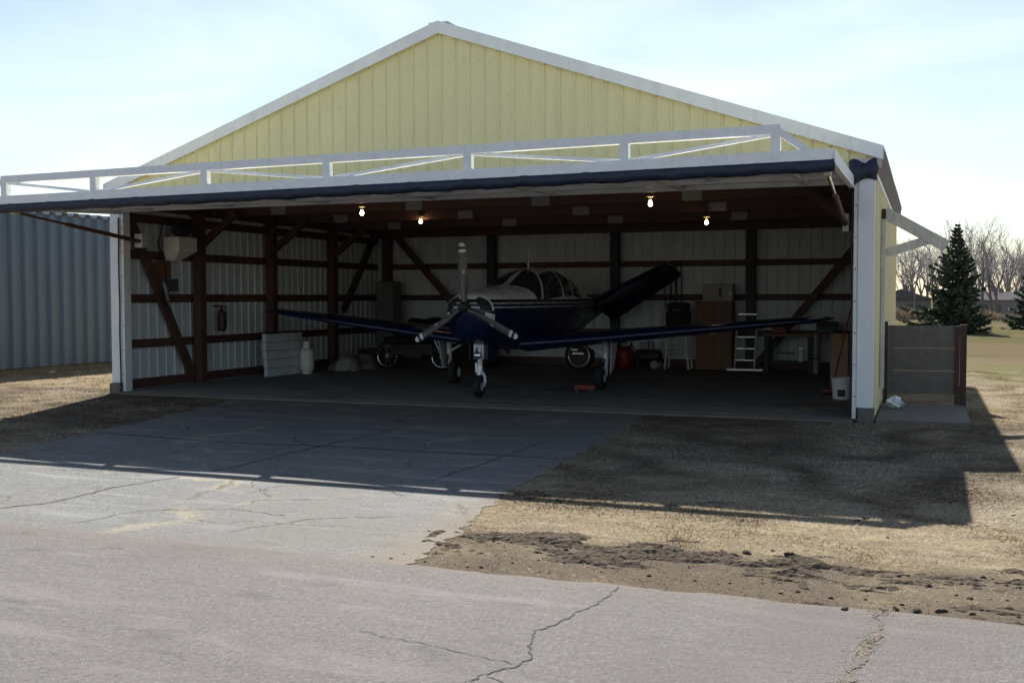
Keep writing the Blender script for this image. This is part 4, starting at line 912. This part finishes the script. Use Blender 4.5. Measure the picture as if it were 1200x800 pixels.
MB().tube([(11.68 + 0.175 * math.cos(a), 2.75 - 0.02 - 0.10 * math.sin(a), FZ + 0.30 - 0.09 * math.sin(a)) for a in np.linspace(0, math.pi, 12)], 0.004, 5).build('bail_handle', M_alu, t)

# ------------------------------------------------------------------ beside the hangar
sl = MB().box(12.30, 13.45, -0.12, 2.25, -0.12, 0.02).build('side_slab', M_conc, kind='structure', label='small concrete slab beside the hangar wall', bevel=0.01)
t = thing('panel_screen', (12.9, 2.35, 0), 'weathered brown board screen on rusty posts standing beside the concrete slab', 'screen')
for k in range(3):
    z0 = 0.175 + k * 0.340
    MB().box(12.37, 13.375, 2.34, 2.37, z0, z0 + 0.3365).build('board', M_brownwall, t, bevel=0.004)
for x, mt in ((12.335, M_rust), (13.43, M_rust)):
    MB().box(x - 0.03 if x < 13 else x - 0.052, x + 0.03 if x < 13 else x + 0.04, 2.31, 2.40, -0.06, 1.21 if x > 13 else 1.25).build('post', mt, t, bevel=0.005)
MB().box(12.36, 12.42, 2.315, 2.337, 0.15, 1.18).build('batten', M_brownwall, t)
MB().box(13.31, 13.372, 2.315, 2.337, 0.02, 1.185).build('batten', M_rust, t)
t = thing('wall_bracket', (12.3, 1.5, 2.2), 'weathered white timber bracket projecting from the yellow side wall', 'bracket')
MB().box(12.29, 12.345, 1.42, 1.56, 0.30, 2.86).build('wall_board', M_oldwhite, t, bevel=0.004)
MB().beam((12.33, 1.5, 2.83), (13.16, 1.5, 2.335), 0.12, 0.165).build('arm', M_oldwhite, t, bevel=0.004)
MB().beam((12.345, 1.50, 2.25), (12.94, 1.50, 2.435), 0.09, 0.125).build('strut', M_oldwhite, t, bevel=0.004)
MB().box(12.292, 12.35, 1.40, 1.418, 2.74, 2.88).build('hinge_plate', M_rust, t)
t = thing('plastic_bag', (12.50, 1.45, 0.02), 'crumpled white plastic bag lying on the concrete slab', 'bag')
r_ = random.Random(3); rows = []
for i in range(9):
    ph = math.pi * i / 8; rows.append([])
    for k in range(15):
        a = 2 * math.pi * (k % 14) / 14; rr = 0.085 * (1 + 0.55 * math.sin(a * 3 + i * 2.1) * math.sin(ph) * r_.uniform(0.3, 1))
        if k == 14: rows[-1].append(rows[-1][0]); continue
        rows[-1].append((12.50 + 1.25 * rr * math.sin(ph) * math.cos(a), 1.45 + rr * math.sin(ph) * math.sin(a), 0.024 + 0.075 * (1 - math.cos(ph)) * (1 + 0.25 * math.sin(a * 4 + i))))
MB().grid(rows).build('film', M_bag, t)

# ------------------------------------------------------------------ blue-grey corrugated shed
ang = math.atan2(5.639 - 2.479, -5.334 + 5.518)
ux, uy = math.cos(ang), math.sin(ang); ox, oy = -5.518, 2.479
shed = thing('corrugated_shed', (-7.5, 4, 0), 'blue-grey deeply corrugated metal shed beside the yellow hangar', 'shed')
def sm(u, o_, zz): return (ox + ux * u + uy * o_, oy + uy * u - ux * o_, zz)
PS = 0.345
def corr(parent, u0, n_, z0, z1, mapf, mat, name):
    P = []
    for k in range(n_):
        u = u0 + k * PS; P += [(u, 0.0), (u + PS * 0.38, 0.0), (u + PS * 0.52, 0.075), (u + PS * 0.86, 0.075)]
    P.append((u0 + n_ * PS, 0.0))
    MB().grid([[mapf(a, o_, z0) for a, o_ in P], [mapf(a, o_, z1) for a, o_ in P]]).build(name, mat, parent)
fb = MB(); p = [sm(-5.5, -0.06, 0), sm(4.95, -0.06, 0), sm(4.95, -6.0, 0), sm(-5.5, -6.0, 0)]
fb.v = [(x, y, -0.1) for x, y, _ in p] + [(x, y, 0.13) for x, y, _ in p]; fb.f = [(0, 3, 2, 1), (4, 5, 6, 7), (0, 1, 5, 4), (1, 2, 6, 5), (2, 3, 7, 6), (3, 0, 4, 7)]
fb.build('foundation', M_conc, shed)
for k in range(10): corr(shed, -5.4 + k * 3 * PS, 3, 0.11, 3.47, sm, M_blueg, 'wall_panel')
MB().grid([[sm(4.95, -6, 0.1), sm(4.95, 0, 0.1)], [sm(4.95, -6, 3.7), sm(4.95, 0, 3.45)]]).build('end_wall', M_blueg, shed)
MB().grid([[sm(-5.4, -6, 0.1), sm(-5.4, 0, 0.1)], [sm(-5.4, -6, 3.7), sm(-5.4, 0, 3.45)]]).build('end_wall', M_blueg, shed)
P = []
for k in range(30):
    u = -5.4 + k * PS; P += [(u, 0.0), (u + PS * 0.38, 0.0), (u + PS * 0.52, 0.085), (u + PS * 0.86, 0.085)]
MB().grid([[(sm(a, 0.09, 3.475 + o_)) for a, o_ in P], [(sm(a, -6.1, 3.77 + o_)) for a, o_ in P]]).build('roof', pm('shed_roof_sheet', (0.28, 0.32, 0.36), 0.5, 0.2), shed)

# ------------------------------------------------------------------ trees
def needle_mat():
    m, n, b = nodes_of('spruce_needles'); gi = N(n, 'ShaderNodeNewGeometry')
    c = mixc(n, gi.outputs['Random Per Island'], (0.032, 0.052, 0.040), (0.13, 0.15, 0.085))
    n.links.new(c, b.inputs['Base Color']); b.inputs['Roughness'].default_value = 0.8; b.inputs['Specular IOR Level'].default_value = 0.2
    return m
M_needle = needle_mat()
def make_spruce(loc, h, rad, seed, label):
    r = random.Random(seed)
    t = thing('spruce_tree', loc, label, 'tree', None, world=False)
    MB().tube([(0, 0, -0.05), (0.02, 0, h * 0.5), (0, 0, h * 0.98)], [h * 0.022, h * 0.014, 0.01], 8).build('trunk', M_bark, t)
    V = []; F = []
    def leaf(p, d, L, wd):
        s = d.cross(Vector((r.uniform(-1, 1), r.uniform(-1, 1), r.uniform(-1, 1)))).normalized() * wd
        i = len(V); q = p + d * L
        V.extend([tuple(p - s * 0.4), tuple(p + s * 0.4), tuple(p + d * L * 0.55 + s), tuple(q), tuple(p + d * L * 0.55 - s)]); F.append((i, i + 1, i + 2, i + 3, i + 4))
    bm_ = MB(); nw = 30
    for k in range(nw):
        f = k / (nw - 1); zz = h * (0.045 + 0.93 * f); L0 = rad * (1 - f) ** 0.95 * (0.78 + 0.22 * math.sin(k * 2.4)) + 0.06
        nb = max(5, int(11 - 5 * f))
        for j in range(nb):
            a = 2 * math.pi * (j + r.random() * 0.7) / nb + k * 0.9; L = L0 * r.uniform(0.45, 1.2) * (1.0 + 0.16 * math.cos(a - 2.6) + 0.10 * math.sin(3 * a + k))
            d0 = Vector((math.cos(a), math.sin(a), -0.12 + 0.65 * f)); pts = []
            for q in range(6):
                u = q / 5; pts.append(Vector((0, 0, zz)) + Vector((d0.x * L * u, d0.y * L * u, d0.z * L * u - 0.16 * L * math.sin(u * 2.4) + 0.12 * L * u * u)))
            bm_.tube(pts, [0.018 * (1 - u_ / 5.5) * (1.2 - f) + 0.003 for u_ in range(6)], 4, cap=False)
            nl = int(24 + 105 * L / rad)
            for q in range(nl):
                u = r.uniform(0.16, 1.03); i0 = min(4, int(u * 5)); p = pts[i0].lerp(pts[i0 + 1], u * 5 - i0)
                side = r.choice((-1, 1)); tang = Vector((-math.sin(a), math.cos(a), 0)) * side
                d = (tang * r.uniform(0.3, 1.0) + Vector((d0.x, d0.y, 0)) * r.uniform(0.3, 0.9) + Vector((0, 0, r.uniform(-0.55, 0.15)))).normalized()
                leaf(p, d, (0.09 + 0.06 * (1 - f) + 0.26 * L * (1.1 - u)) * r.uniform(0.7, 1.3), r.uniform(0.025, 0.06))
    bm_.build('branches', M_bark, t, kind='stuff')
    me = bpy.data.meshes.new('crown'); me.from_pydata(V, [], F); me.materials.append(M_needle)
    o = bpy.data.objects.new('crown', me); col.objects.link(o); o.parent = t
    return t
p = at(1121, 389.5); p.z = -0.03
make_spruce(p, 4.95, 2.05, 4, 'dark green spruce on the dry lawn beside the hangar')
p = at(1218, 385); p.z = -0.03
make_spruce(p, 4.3, 1.5, 9, 'smaller reddish green spruce at the edge of the far lawn')

def bare_tree(name, seed, h, spread, label, depth=6, loc=(0, 0, -0.03), group='bare leafless trees beyond the field', multi=1):
    r = random.Random(seed)
    t = thing(name, loc, label, 'tree', group, world=False)
    trunk = MB(); twigs = MB(); cnt = [0]
    def grow(p, d, L, rad, lev):
        if lev > depth or cnt[0] > 1500: return
        cnt[0] += 1
        n_ = 3; pts = [p]; dd = d.copy()
        for k in range(n_):
            dd = (dd + Vector((r.uniform(-1, 1), r.uniform(-1, 1), r.uniform(-0.35, 0.75))) * (0.09 if lev < 2 else 0.17)).normalized(); pts.append(pts[-1] + dd * L / n_)
        rr = [rad * (1 - 0.35 * k / n_) for k in range(n_ + 1)]
        (trunk if lev < 2 else twigs).tube(pts, rr, 6 if lev < 2 else 3, cap=False)
        nb = 3 if lev < 2 else r.choice((2, 3))
        for k in range(nb):
            a = r.uniform(0, 2 * math.pi); tilt = r.uniform(0.28, 0.75) * spread
            s = dd.cross(Vector((math.cos(a), math.sin(a), 0.3))).normalized()
            nd = (dd * math.cos(tilt) + s * math.sin(tilt) + Vector((0, 0, 0.12))).normalized()
            st = pts[-1] if k == 0 else pts[r.choice((2, 3))]
            grow(st, nd, L * r.uniform(0.62, 0.82), rad * 0.6 * r.uniform(0.8, 1.1), lev + 1)
    for k in range(multi):
        grow(Vector((r.uniform(-0.5, 0.5) * (multi > 1), r.uniform(-0.5, 0.5) * (multi > 1), 0)), Vector((r.uniform(-0.25, 0.25), r.uniform(-0.2, 0.2), 1)).normalized(), h * 0.27, h * 0.016, 0)
        cnt[0] = 0
    trunk.build('trunk', M_bark, t); twigs.build('crown', M_twig, t, kind='stuff')
    return t
BL = 'tall bare grey leafless tree in the wood beyond the field'
BL2 = 'slender bare leafless tree with many stems beyond the field'
BL3 = 'wide spreading bare leafless tree beyond the field'
protos = [bare_tree('bare_tree', 21, 11.5, 0.85, BL), bare_tree('bare_tree', 33, 9.5, 1.05, BL2, multi=2), bare_tree('bare_tree', 45, 10.5, 1.25, BL3)]
spots = []   # (pixel x, y distance, proto, scale)
for px, yy, k, s_c in ((1152, 66, 0, 0.76), (1168, 70, 1, 0.86), (1198, 62, 2, 0.6), (1058, 82, 1, 0.75), (1072, 76, 0, 0.62), (1086, 88, 2, 0.72), (1098, 80, 1, 0.85),
                     (1050, 96, 2, 0.9), (1110, 100, 0, 0.9), (1128, 96, 2, 0.85), (1140, 104, 1, 0.9), (1180, 98, 0, 0.85), (1192, 92, 1, 0.75), (1210, 86, 2, 0.8), (1160, 108, 2, 0.8),
                     (1066, 110, 0, 0.85), (1090, 112, 1, 0.95), (1120, 115, 2, 0.9), (1145, 118, 0, 0.8), (1175, 116, 1, 0.9), (1203, 112, 2, 0.9), (1222, 105, 0, 0.9),
                     (1055, 122, 1, 0.7), (1080, 126, 2, 0.7), (1103, 124, 0, 0.75), (1132, 128, 1, 0.7), (1156, 92, 1, 0.5), (1164, 126, 0, 0.75), (1172, 90, 2, 0.5), (1186, 122, 1, 0.8), (1200, 84, 1, 0.5), (1188, 82, 0, 0.5), (1196, 128, 2, 0.85), (1212, 124, 1, 0.85)):
    spots.append((px, yy, k, s_c))
used = set()
for px, yy, k, s_c in spots:
    d = ray(px, 372); tt_ = (yy - CAM.y) / d.y; q = CAM + d * tt_
    o = protos[k] if k not in used else copy_tree(protos[k]); used.add(k)
    o.location = (q.x, q.y, -0.03); o.rotation_euler = (0, 0, random.uniform(0, 6.28)); o.scale = (s_c, s_c, s_c * random.uniform(0.92, 1.08))
    own = {1152: 'tall bare tree rising directly behind the dark spruce', 1168: 'slender bare tree with several stems in front of the long low house', 1198: 'spreading bare tree behind the smaller reddish green spruce',
           1058: 'slender bare tree growing close beside the low gabled house', 1072: 'bare tree standing in front of the low gabled house'}
    o['label'] = own.get(px, {0: BL, 1: BL2, 2: BL3}[k])
BL4 = 'bare leafless tree whose twigs rise just above the shed roof'
for px, yy, k, s_c in ((112, 60, 1, 0.70), (126, 66, 0, 0.55), (100, 75, 2, 0.62)):
    d = ray(px, 372); tt_ = (yy - CAM.y) / d.y; q = CAM + d * tt_
    o = copy_tree(protos[k]); o.location = (q.x, q.y, -0.03); o.rotation_euler = (0, 0, random.uniform(0, 6.28)); o.scale = (s_c,) * 3
    o['label'] = BL4; o['group'] = 'bare trees behind the shed'
d = ray(46, 372); tt_ = (40 - CAM.y) / d.y; q = CAM + d * tt_
make_spruce((q.x, q.y, -0.03), 6.6, 1.9, 14, 'dark conifer top showing above the corrugated shed roof')

# dry reeds along the far edge of the lawn
M_reed = pm('dry_reeds', (0.40, 0.31, 0.22), 0.9, 0, 0.3, 0.8)
N_ = 26000; rx = rng.uniform(4, 34, N_); ry = rng.uniform(66, 71, N_); hh = rng.uniform(0.25, 0.75, N_) * (1 + 0.4 * np.sin(rx * 1.3)); aa = rng.uniform(0, 6.28, N_); wd = 0.05
V = np.zeros((N_, 3, 3)); V[:, 0] = np.stack([rx - np.cos(aa) * wd, ry - np.sin(aa) * wd, np.full(N_, -0.03)], 1); V[:, 1] = np.stack([rx + np.cos(aa) * wd, ry + np.sin(aa) * wd, np.full(N_, -0.03)], 1)
V[:, 2] = np.stack([rx + rng.normal(0, 0.12, N_), ry + rng.normal(0, 0.12, N_), hh], 1)
def tri_obj(name, V, mat, **tags):
    n_ = len(V); me = bpy.data.meshes.new(name); me.vertices.add(n_ * 3); me.vertices.foreach_set('co', V.reshape(-1).astype(np.float32))
    me.loops.add(n_ * 3); me.loops.foreach_set('vertex_index', np.arange(n_ * 3, dtype=np.int32)); me.polygons.add(n_)
    me.polygons.foreach_set('loop_start', np.arange(0, n_ * 3, 3, dtype=np.int32)); me.polygons.foreach_set('loop_total', np.full(n_, 3, dtype=np.int32))
    me.update(calc_edges=True); me.validate(); me.materials.append(mat); o = bpy.data.objects.new(name, me); col.objects.link(o); return tag(o, **tags)
tri_obj('dry_reeds', V, M_reed, kind='stuff', label='strip of pale dry reeds at the far edge of the lawn', category='reeds')

# ------------------------------------------------------------------ far houses
def house(x0, x1, y, dep, wall, ridge, label, wins, ridge_along=True):
    t = thing('house', ((x0 + x1) / 2, y + dep / 2, 0), label, 'house', 'low houses beyond the field')
    MB().box(x0, x1, y, y + dep, -0.05, wall).build('wall', M_hwall, t)
    r = MB(); o_ = 0.35
    if ridge_along:
        r.v = [(x0 - o_, y - o_, wall), (x1 + o_, y - o_, wall), (x1 + o_, y + dep + o_, wall), (x0 - o_, y + dep + o_, wall), (x0 - o_, y + dep / 2, ridge), (x1 + o_, y + dep / 2, ridge)]
        r.f = [(0, 1, 5, 4), (2, 3, 4, 5), (0, 4, 3), (1, 2, 5), (3, 2, 1, 0)]
    else:
        r.v = [(x0 - o_, y - o_, wall), (x1 + o_, y - o_, wall), (x1 + o_, y + dep + o_, wall), (x0 - o_, y + dep + o_, wall), ((x0 + x1) / 2, y - o_, ridge), ((x0 + x1) / 2, y + dep + o_, ridge)]
        r.f = [(0, 1, 4), (2, 3, 5), (1, 2, 5, 4), (3, 0, 4, 5), (3, 2, 1, 0)]
    rf = r.build('roof', M_hroof, t)
    MB().box((x0 + x1) / 2 + 0.6, (x0 + x1) / 2 + 0.9, y + dep / 2, y + dep / 2 + 0.3, wall + 0.2, ridge + 0.3).build('chimney', M_hwall, rf)
    for (a, b2, z0, z1) in wins:
        wdo = MB().box(a, b2, y - 0.04, y - 0.004, z0, z1).build('window', M_hdark, t); MB().box(a - 0.08, b2 + 0.08, y - 0.07, y - 0.045, z0 - 0.1, z0 - 0.02).build('sill', M_buck, wdo)
house(8.6, 13.2, 80, 6, 1.35, 2.25, 'low grey house with pale gable roof between leafless trees', [(9.4, 10.2, 0.3, 1.0), (11.2, 12.2, 0.3, 1.0)], False)
house(15.6, 19.4, 74, 6, 1.35, 1.95, 'long low grey house with shallow roof beyond the spruce', [(16.4, 17.2, 0.35, 1.0), (17.8, 18.1, 0.3, 1.0)], True)
house(20.6, 25.5, 84, 6, 1.5, 2.4, 'low grey house farther along the wood edge', [(21.5, 22.4, 0.4, 1.1)], True)

# ------------------------------------------------------------------ dry grass, soil clods
def grass_mat():
    m, n, b = nodes_of('dry_grass'); gi = N(n, 'ShaderNodeNewGeometry'); tc = N(n, 'ShaderNodeTexCoord').outputs['Object']
    c = mixc(n, mth(n, 'ADD', mth(n, 'MULTIPLY', mth(n, 'POWER', gi.outputs['Random Per Island'], 1.3), 0.85), mth(n, 'MULTIPLY', mrange(n, noise(n, scaled(n, tc, (1, 1.8, 1)), 3.2, 6, 0.7, 0.4), 0.64, 0.34), 0.40)), (0.115, 0.088, 0.058), (0.46, 0.385, 0.265))
    sp = N(n, 'ShaderNodeSeparateXYZ'); n.links.new(tc, sp.inputs[0])
    c = mixc(n, mth(n, 'MULTIPLY', mrange(n, noise(n, tc, 0.16, 5, 0.6), 0.44, 0.58), mth(n, 'MULTIPLY', mrange(n, sp.outputs['Y'], 5, 14), 0.75)), c, (0.16, 0.165, 0.06))
    n.links.new(c, b.inputs['Base Color']); b.inputs['Roughness'].default_value = 0.8; b.inputs['Specular IOR Level'].default_value = 0.2
    return m
M_grass = grass_mat()
def inside(poly, x, y):
    res = np.zeros(len(x), bool); n_ = len(poly)
    for i in range(n_):
        x1, y1 = poly[i]; x2, y2 = poly[(i + 1) % n_]
        c = ((y1 > y) != (y2 > y)) & (x < (x2 - x1) * (y - y1) / ((y2 - y1) + 1e-12) + x1); res ^= c
    return res
def vnoise(x, y, sc_, seed):
    r = np.random.default_rng(seed); G = r.random((64, 64)); u = x * sc_ % 63; v = y * sc_ % 63; i = u.astype(int); j = v.astype(int); a = u - i; bb2 = v - j
    return (G[i, j] * (1 - a) + G[i + 1, j] * a) * (1 - bb2) + (G[i, j + 1] * (1 - a) + G[i + 1, j + 1] * a) * bb2
def scatter_grass(n_, xr, yr, hmin, hmax, wd, bare=True):
    x = rng.uniform(*xr, n_); y = rng.uniform(*yr, n_)
    d = np.hypot(x - CAM.x, y - CAM.y); keep = rng.random(n_) < np.clip((11.0 / d) ** 1.3, 0, 1)
    keep &= ~inside(apron_poly, x + np.abs(rng.normal(0, 0.09, n_)) * np.where(x > 6, 1, -1), y) & (y > -8.99 - np.abs(rng.normal(0, 0.035, n_))) & ~((x > -0.35) & (x < 12.33) & (y > -0.2) & (y < 9.8)) & ~((x > 12.2) & (x < 13.48) & (y > -0.15) & (y < 2.28))
    nz = vnoise(x, y * 1.7, 0.9, 5) * 0.6 + vnoise(x, y * 1.5, 3.1, 6) * 0.4
    dens = np.where(y < -7.9, 0.05 + 0.22 * nz, np.clip((nz - 0.22) * 3.0, 0.12, 1)); dens = np.where((y > -4.2) & (y < 0.3) & (x > 9), dens * 0.55, dens)
    keep &= rng.random(n_) < dens
    x, y = x[keep], y[keep]; k = len(x); a = rng.uniform(0, 6.28, k); h = rng.uniform(hmin, hmax, k); ln = (rng.uniform(0.015, 0.065, k) + h) * np.where(y < -7.3, 0.6, 1.0); w2 = wd * rng.uniform(0.6, 1.3, k) * np.where(y < -7.3, 0.7, 1.0)
    la = 9.0 * vnoise(x, y, 1.3, 9) + rng.normal(0, 0.7, k); a = la + 1.57; V = np.zeros((k, 3, 3)); z0 = np.full(k, -0.031)
    V[:, 0] = np.stack([x - np.cos(a) * w2, y - np.sin(a) * w2, z0], 1); V[:, 1] = np.stack([x + np.cos(a) * w2, y + np.sin(a) * w2, z0], 1)
    V[:, 2] = np.stack([x + np.cos(la) * ln, y + np.sin(la) * ln, z0 + h], 1); return V
Vg = np.concatenate([scatter_grass(800000, (9.3, 19), (-9.0, 11), 0.004, 0.020, 0.0032), scatter_grass(160000, (-6.5, 4.2), (-6.5, 10), 0.008, 0.03, 0.005)])
tri_obj('dry_grass', Vg, M_grass, kind='stuff', label='short dry straw coloured grass around the hangar', category='grass')
# churned soil: a low relief of ruts and clods that breaks through the turf beside the road and at the shadow's edge
def fractal(x, y, sc0, seed, oct_=5):
    v = np.zeros_like(x); a_ = 1.0; t_ = 0
    for k in range(oct_): v += a_ * vnoise(x + 31.7 * k, y + 17.3 * k, sc0 * 2 ** k, seed + k); t_ += a_; a_ *= 0.62
    return v / t_
def soil_strip(xr, yr, step, prof, seed):
    xs_ = np.arange(xr[0], xr[1], step); ys_ = np.arange(yr[0], yr[1], step); X, Y = np.meshgrid(xs_, ys_)
    f = fractal(X + 40, Y * 1.6 + 40, 2.2, seed, 6); ridge = 1 - np.abs(2 * fractal(X + 20, Y * 2.2 + 60, 5.0, seed + 9, 4) - 1)
    hh_ = (f - 0.5) * 0.12 + (ridge - 0.75) * 0.06 + prof(X, Y)
    Z = -0.03 + np.clip(hh_, -0.02, 0.035)
    co = np.stack([X, Y, Z], 2).reshape(-1, 3); ny, nx_ = X.shape; idx = np.arange(ny * nx_).reshape(ny, nx_)
    hz = Z.reshape(-1); q = np.stack([idx[:-1, :-1], idx[:-1, 1:], idx[1:, 1:], idx[1:, :-1]], 2).reshape(-1, 4)
    q = q[(hz[q] > -0.031).any(1)]
    return co, q
CO = []; Q = []; n0 = 0
for co, q in (soil_strip((9.7, 17.0), (-8.97, -7.6), 0.016, lambda X, Y: -0.009 - 0.06 * np.clip(np.abs(Y + 8.2 + 0.1 * np.sin(X * 1.1)) - 0.22, 0, 1) + 0.016 * np.exp(-((Y + 8.12 + 0.06 * np.sin(X * 1.7)) / 0.10) ** 2), 70),
              soil_strip((9.7, 14.5), (-6.95, -6.05), 0.016, lambda X, Y: -0.010 - 0.07 * np.abs(Y + 6.45 - 0.02 * (X - 10)) - 0.012 * np.clip(X - 11, 0, 5), 90),
              soil_strip((12.2, 17.0), (-9.03, -8.8), 0.014, lambda X, Y: -0.02 - 0.1 * np.abs(Y + 8.93), 110)):
    CO.append(co); Q.append(q + n0); n0 += len(co)
CO = np.concatenate(CO); Q = np.concatenate(Q)
me = bpy.data.meshes.new('churned_soil'); me.from_pydata(CO.tolist(), [], Q.tolist()); me.update()
m, n, b = nodes_of('churned_soil_earth'); tc = N(n, 'ShaderNodeTexCoord').outputs['Object']
nz_ = noise(n, tc, 30, 6, 0.75); n.links.new(mixc(n, mrange(n, nz_, 0.35, 0.68), (0.055, 0.042, 0.032), (0.175, 0.135, 0.098)), b.inputs['Base Color']); b.inputs['Roughness'].default_value = 1.0; b.inputs['Specular IOR Level'].default_value = 0.1
bump(n, b, nz_, 0.8, 0.02); me.materials.append(m)
o = bpy.data.objects.new('churned_soil', me); col.objects.link(o); tag(o, 'dark churned soil ridges in the turf along the road', 'soil', None, 'stuff')
# straw in the overgrown crack
x = 12.66 + rng.normal(0, 0.03, 1600); y = rng.uniform(-11.0, -8.9, 1600); x += np.interp(y, [-11.2, -10.3, -9.9, -9.45, -9.0], [-0.15, -0.05, -0.04, 0.04, 0.05])
k = len(x); a = rng.uniform(0, 6.28, k); h = rng.uniform(0.002, 0.009, k) * (0.4 + 1.2 * (np.sin(y * 9) > 0)); V = np.zeros((k, 3, 3)); w2 = 0.0025
V[:, 0] = np.stack([x - np.cos(a) * w2, y - np.sin(a) * w2, np.full(k, -0.0215)], 1); V[:, 1] = np.stack([x + np.cos(a) * w2, y + np.sin(a) * w2, np.full(k, -0.0215)], 1); V[:, 2] = np.stack([x + np.cos(a * 3) * h * 3, y + np.sin(a * 3) * h * 3, -0.0215 + h], 1)
tri_obj('crack_grass', V, M_grass, kind='stuff', label='dry grass growing out of the road crack', category='grass')
def clod_mesh(name, seed):
    r = random.Random(seed); b_ = MB(); rows = []
    for i in range(7):
        ph = math.pi * i / 6; rows.append([])
        for j in range(10):
            if j == 9: rows[-1].append(rows[-1][0]); continue
            a = 2 * math.pi * j / 9; rr = 1 + r.uniform(-0.28, 0.28)
            if i in (0, 6): rr = 1
            rows[-1].append((rr * math.sin(ph) * math.cos(a), rr * math.sin(ph) * math.sin(a) * 0.75, 0.55 * rr * math.cos(ph) + 0.2))
    b_.grid(rows); return b_
clod_proto = [clod_mesh('soil_clod', s).build('soil_clod', M_clod, None, label='lump of dark churned soil at the road edge', category='clod', group='soil lumps along the road edge') for s in (1, 2, 3)]
usedc = set()
for px, py, s in ((990, 709, 0.02), (1075, 710, 0.03), (1103, 710, 0.027), (1050, 708, 0.02), (926, 646, 0.035), (875, 643, 0.033), (860, 645, 0.026), (845, 641, 0.022), (1040, 625, 0.018), (905, 640, 0.02), (985, 660, 0.018), (1140, 713, 0.016), (620, 580, 0.03), (655, 583, 0.03), (640, 577, 0.026), (1015, 603, 0.03), (1005, 606, 0.026)):
    p = at(px, py); k = random.randrange(3)
    o = clod_proto[k] if k not in usedc else clod_proto[k].copy()
    if k in usedc: col.objects.link(o)
    usedc.add(k); o.location = (p.x, p.y, -0.03 if p.y > -8.95 else -0.022); o.scale = (s * random.uniform(1, 1.6), s, s * random.uniform(0.6, 1)); o.rotation_euler = (0, 0, random.uniform(0, 6.28))
    if p.y > -8.3: o['label'] = 'lump of dark soil lying on the dry grass'; o['group'] = 'soil lumps on the dry grass'
V = []; F = []
r_ = random.Random(77)
cm = clod_mesh('x', 4)
for k in range(420):
    if r_.random() < 0.4: x, y = r_.uniform(9.6, 16), -8.15 + r_.gauss(0, 0.10)
    elif r_.random() < 0.5: x, y = r_.uniform(9.6, 16), r_.uniform(-8.9, -8.0)
    else: x, y = 9.5 + abs(r_.gauss(0, 2.5)), -6.35 + r_.gauss(0, 0.2)
    s = abs(r_.gauss(0, 0.006)) + 0.003; i = len(V)
    if i > 60000: break
    V += [(x + vx * s, y + vy * s, -0.03 + vz * s) for vx, vy, vz in cm.v]; F += [tuple(i + q for q in f) for f in cm.f]
me = bpy.data.meshes.new('soil_crumbs'); me.from_pydata(V, [], F); me.materials.append(M_clod); o = bpy.data.objects.new('soil_crumbs', me); col.objects.link(o)
tag(o, 'fine dark soil crumbs churned up beside the road', 'soil', None, 'stuff')
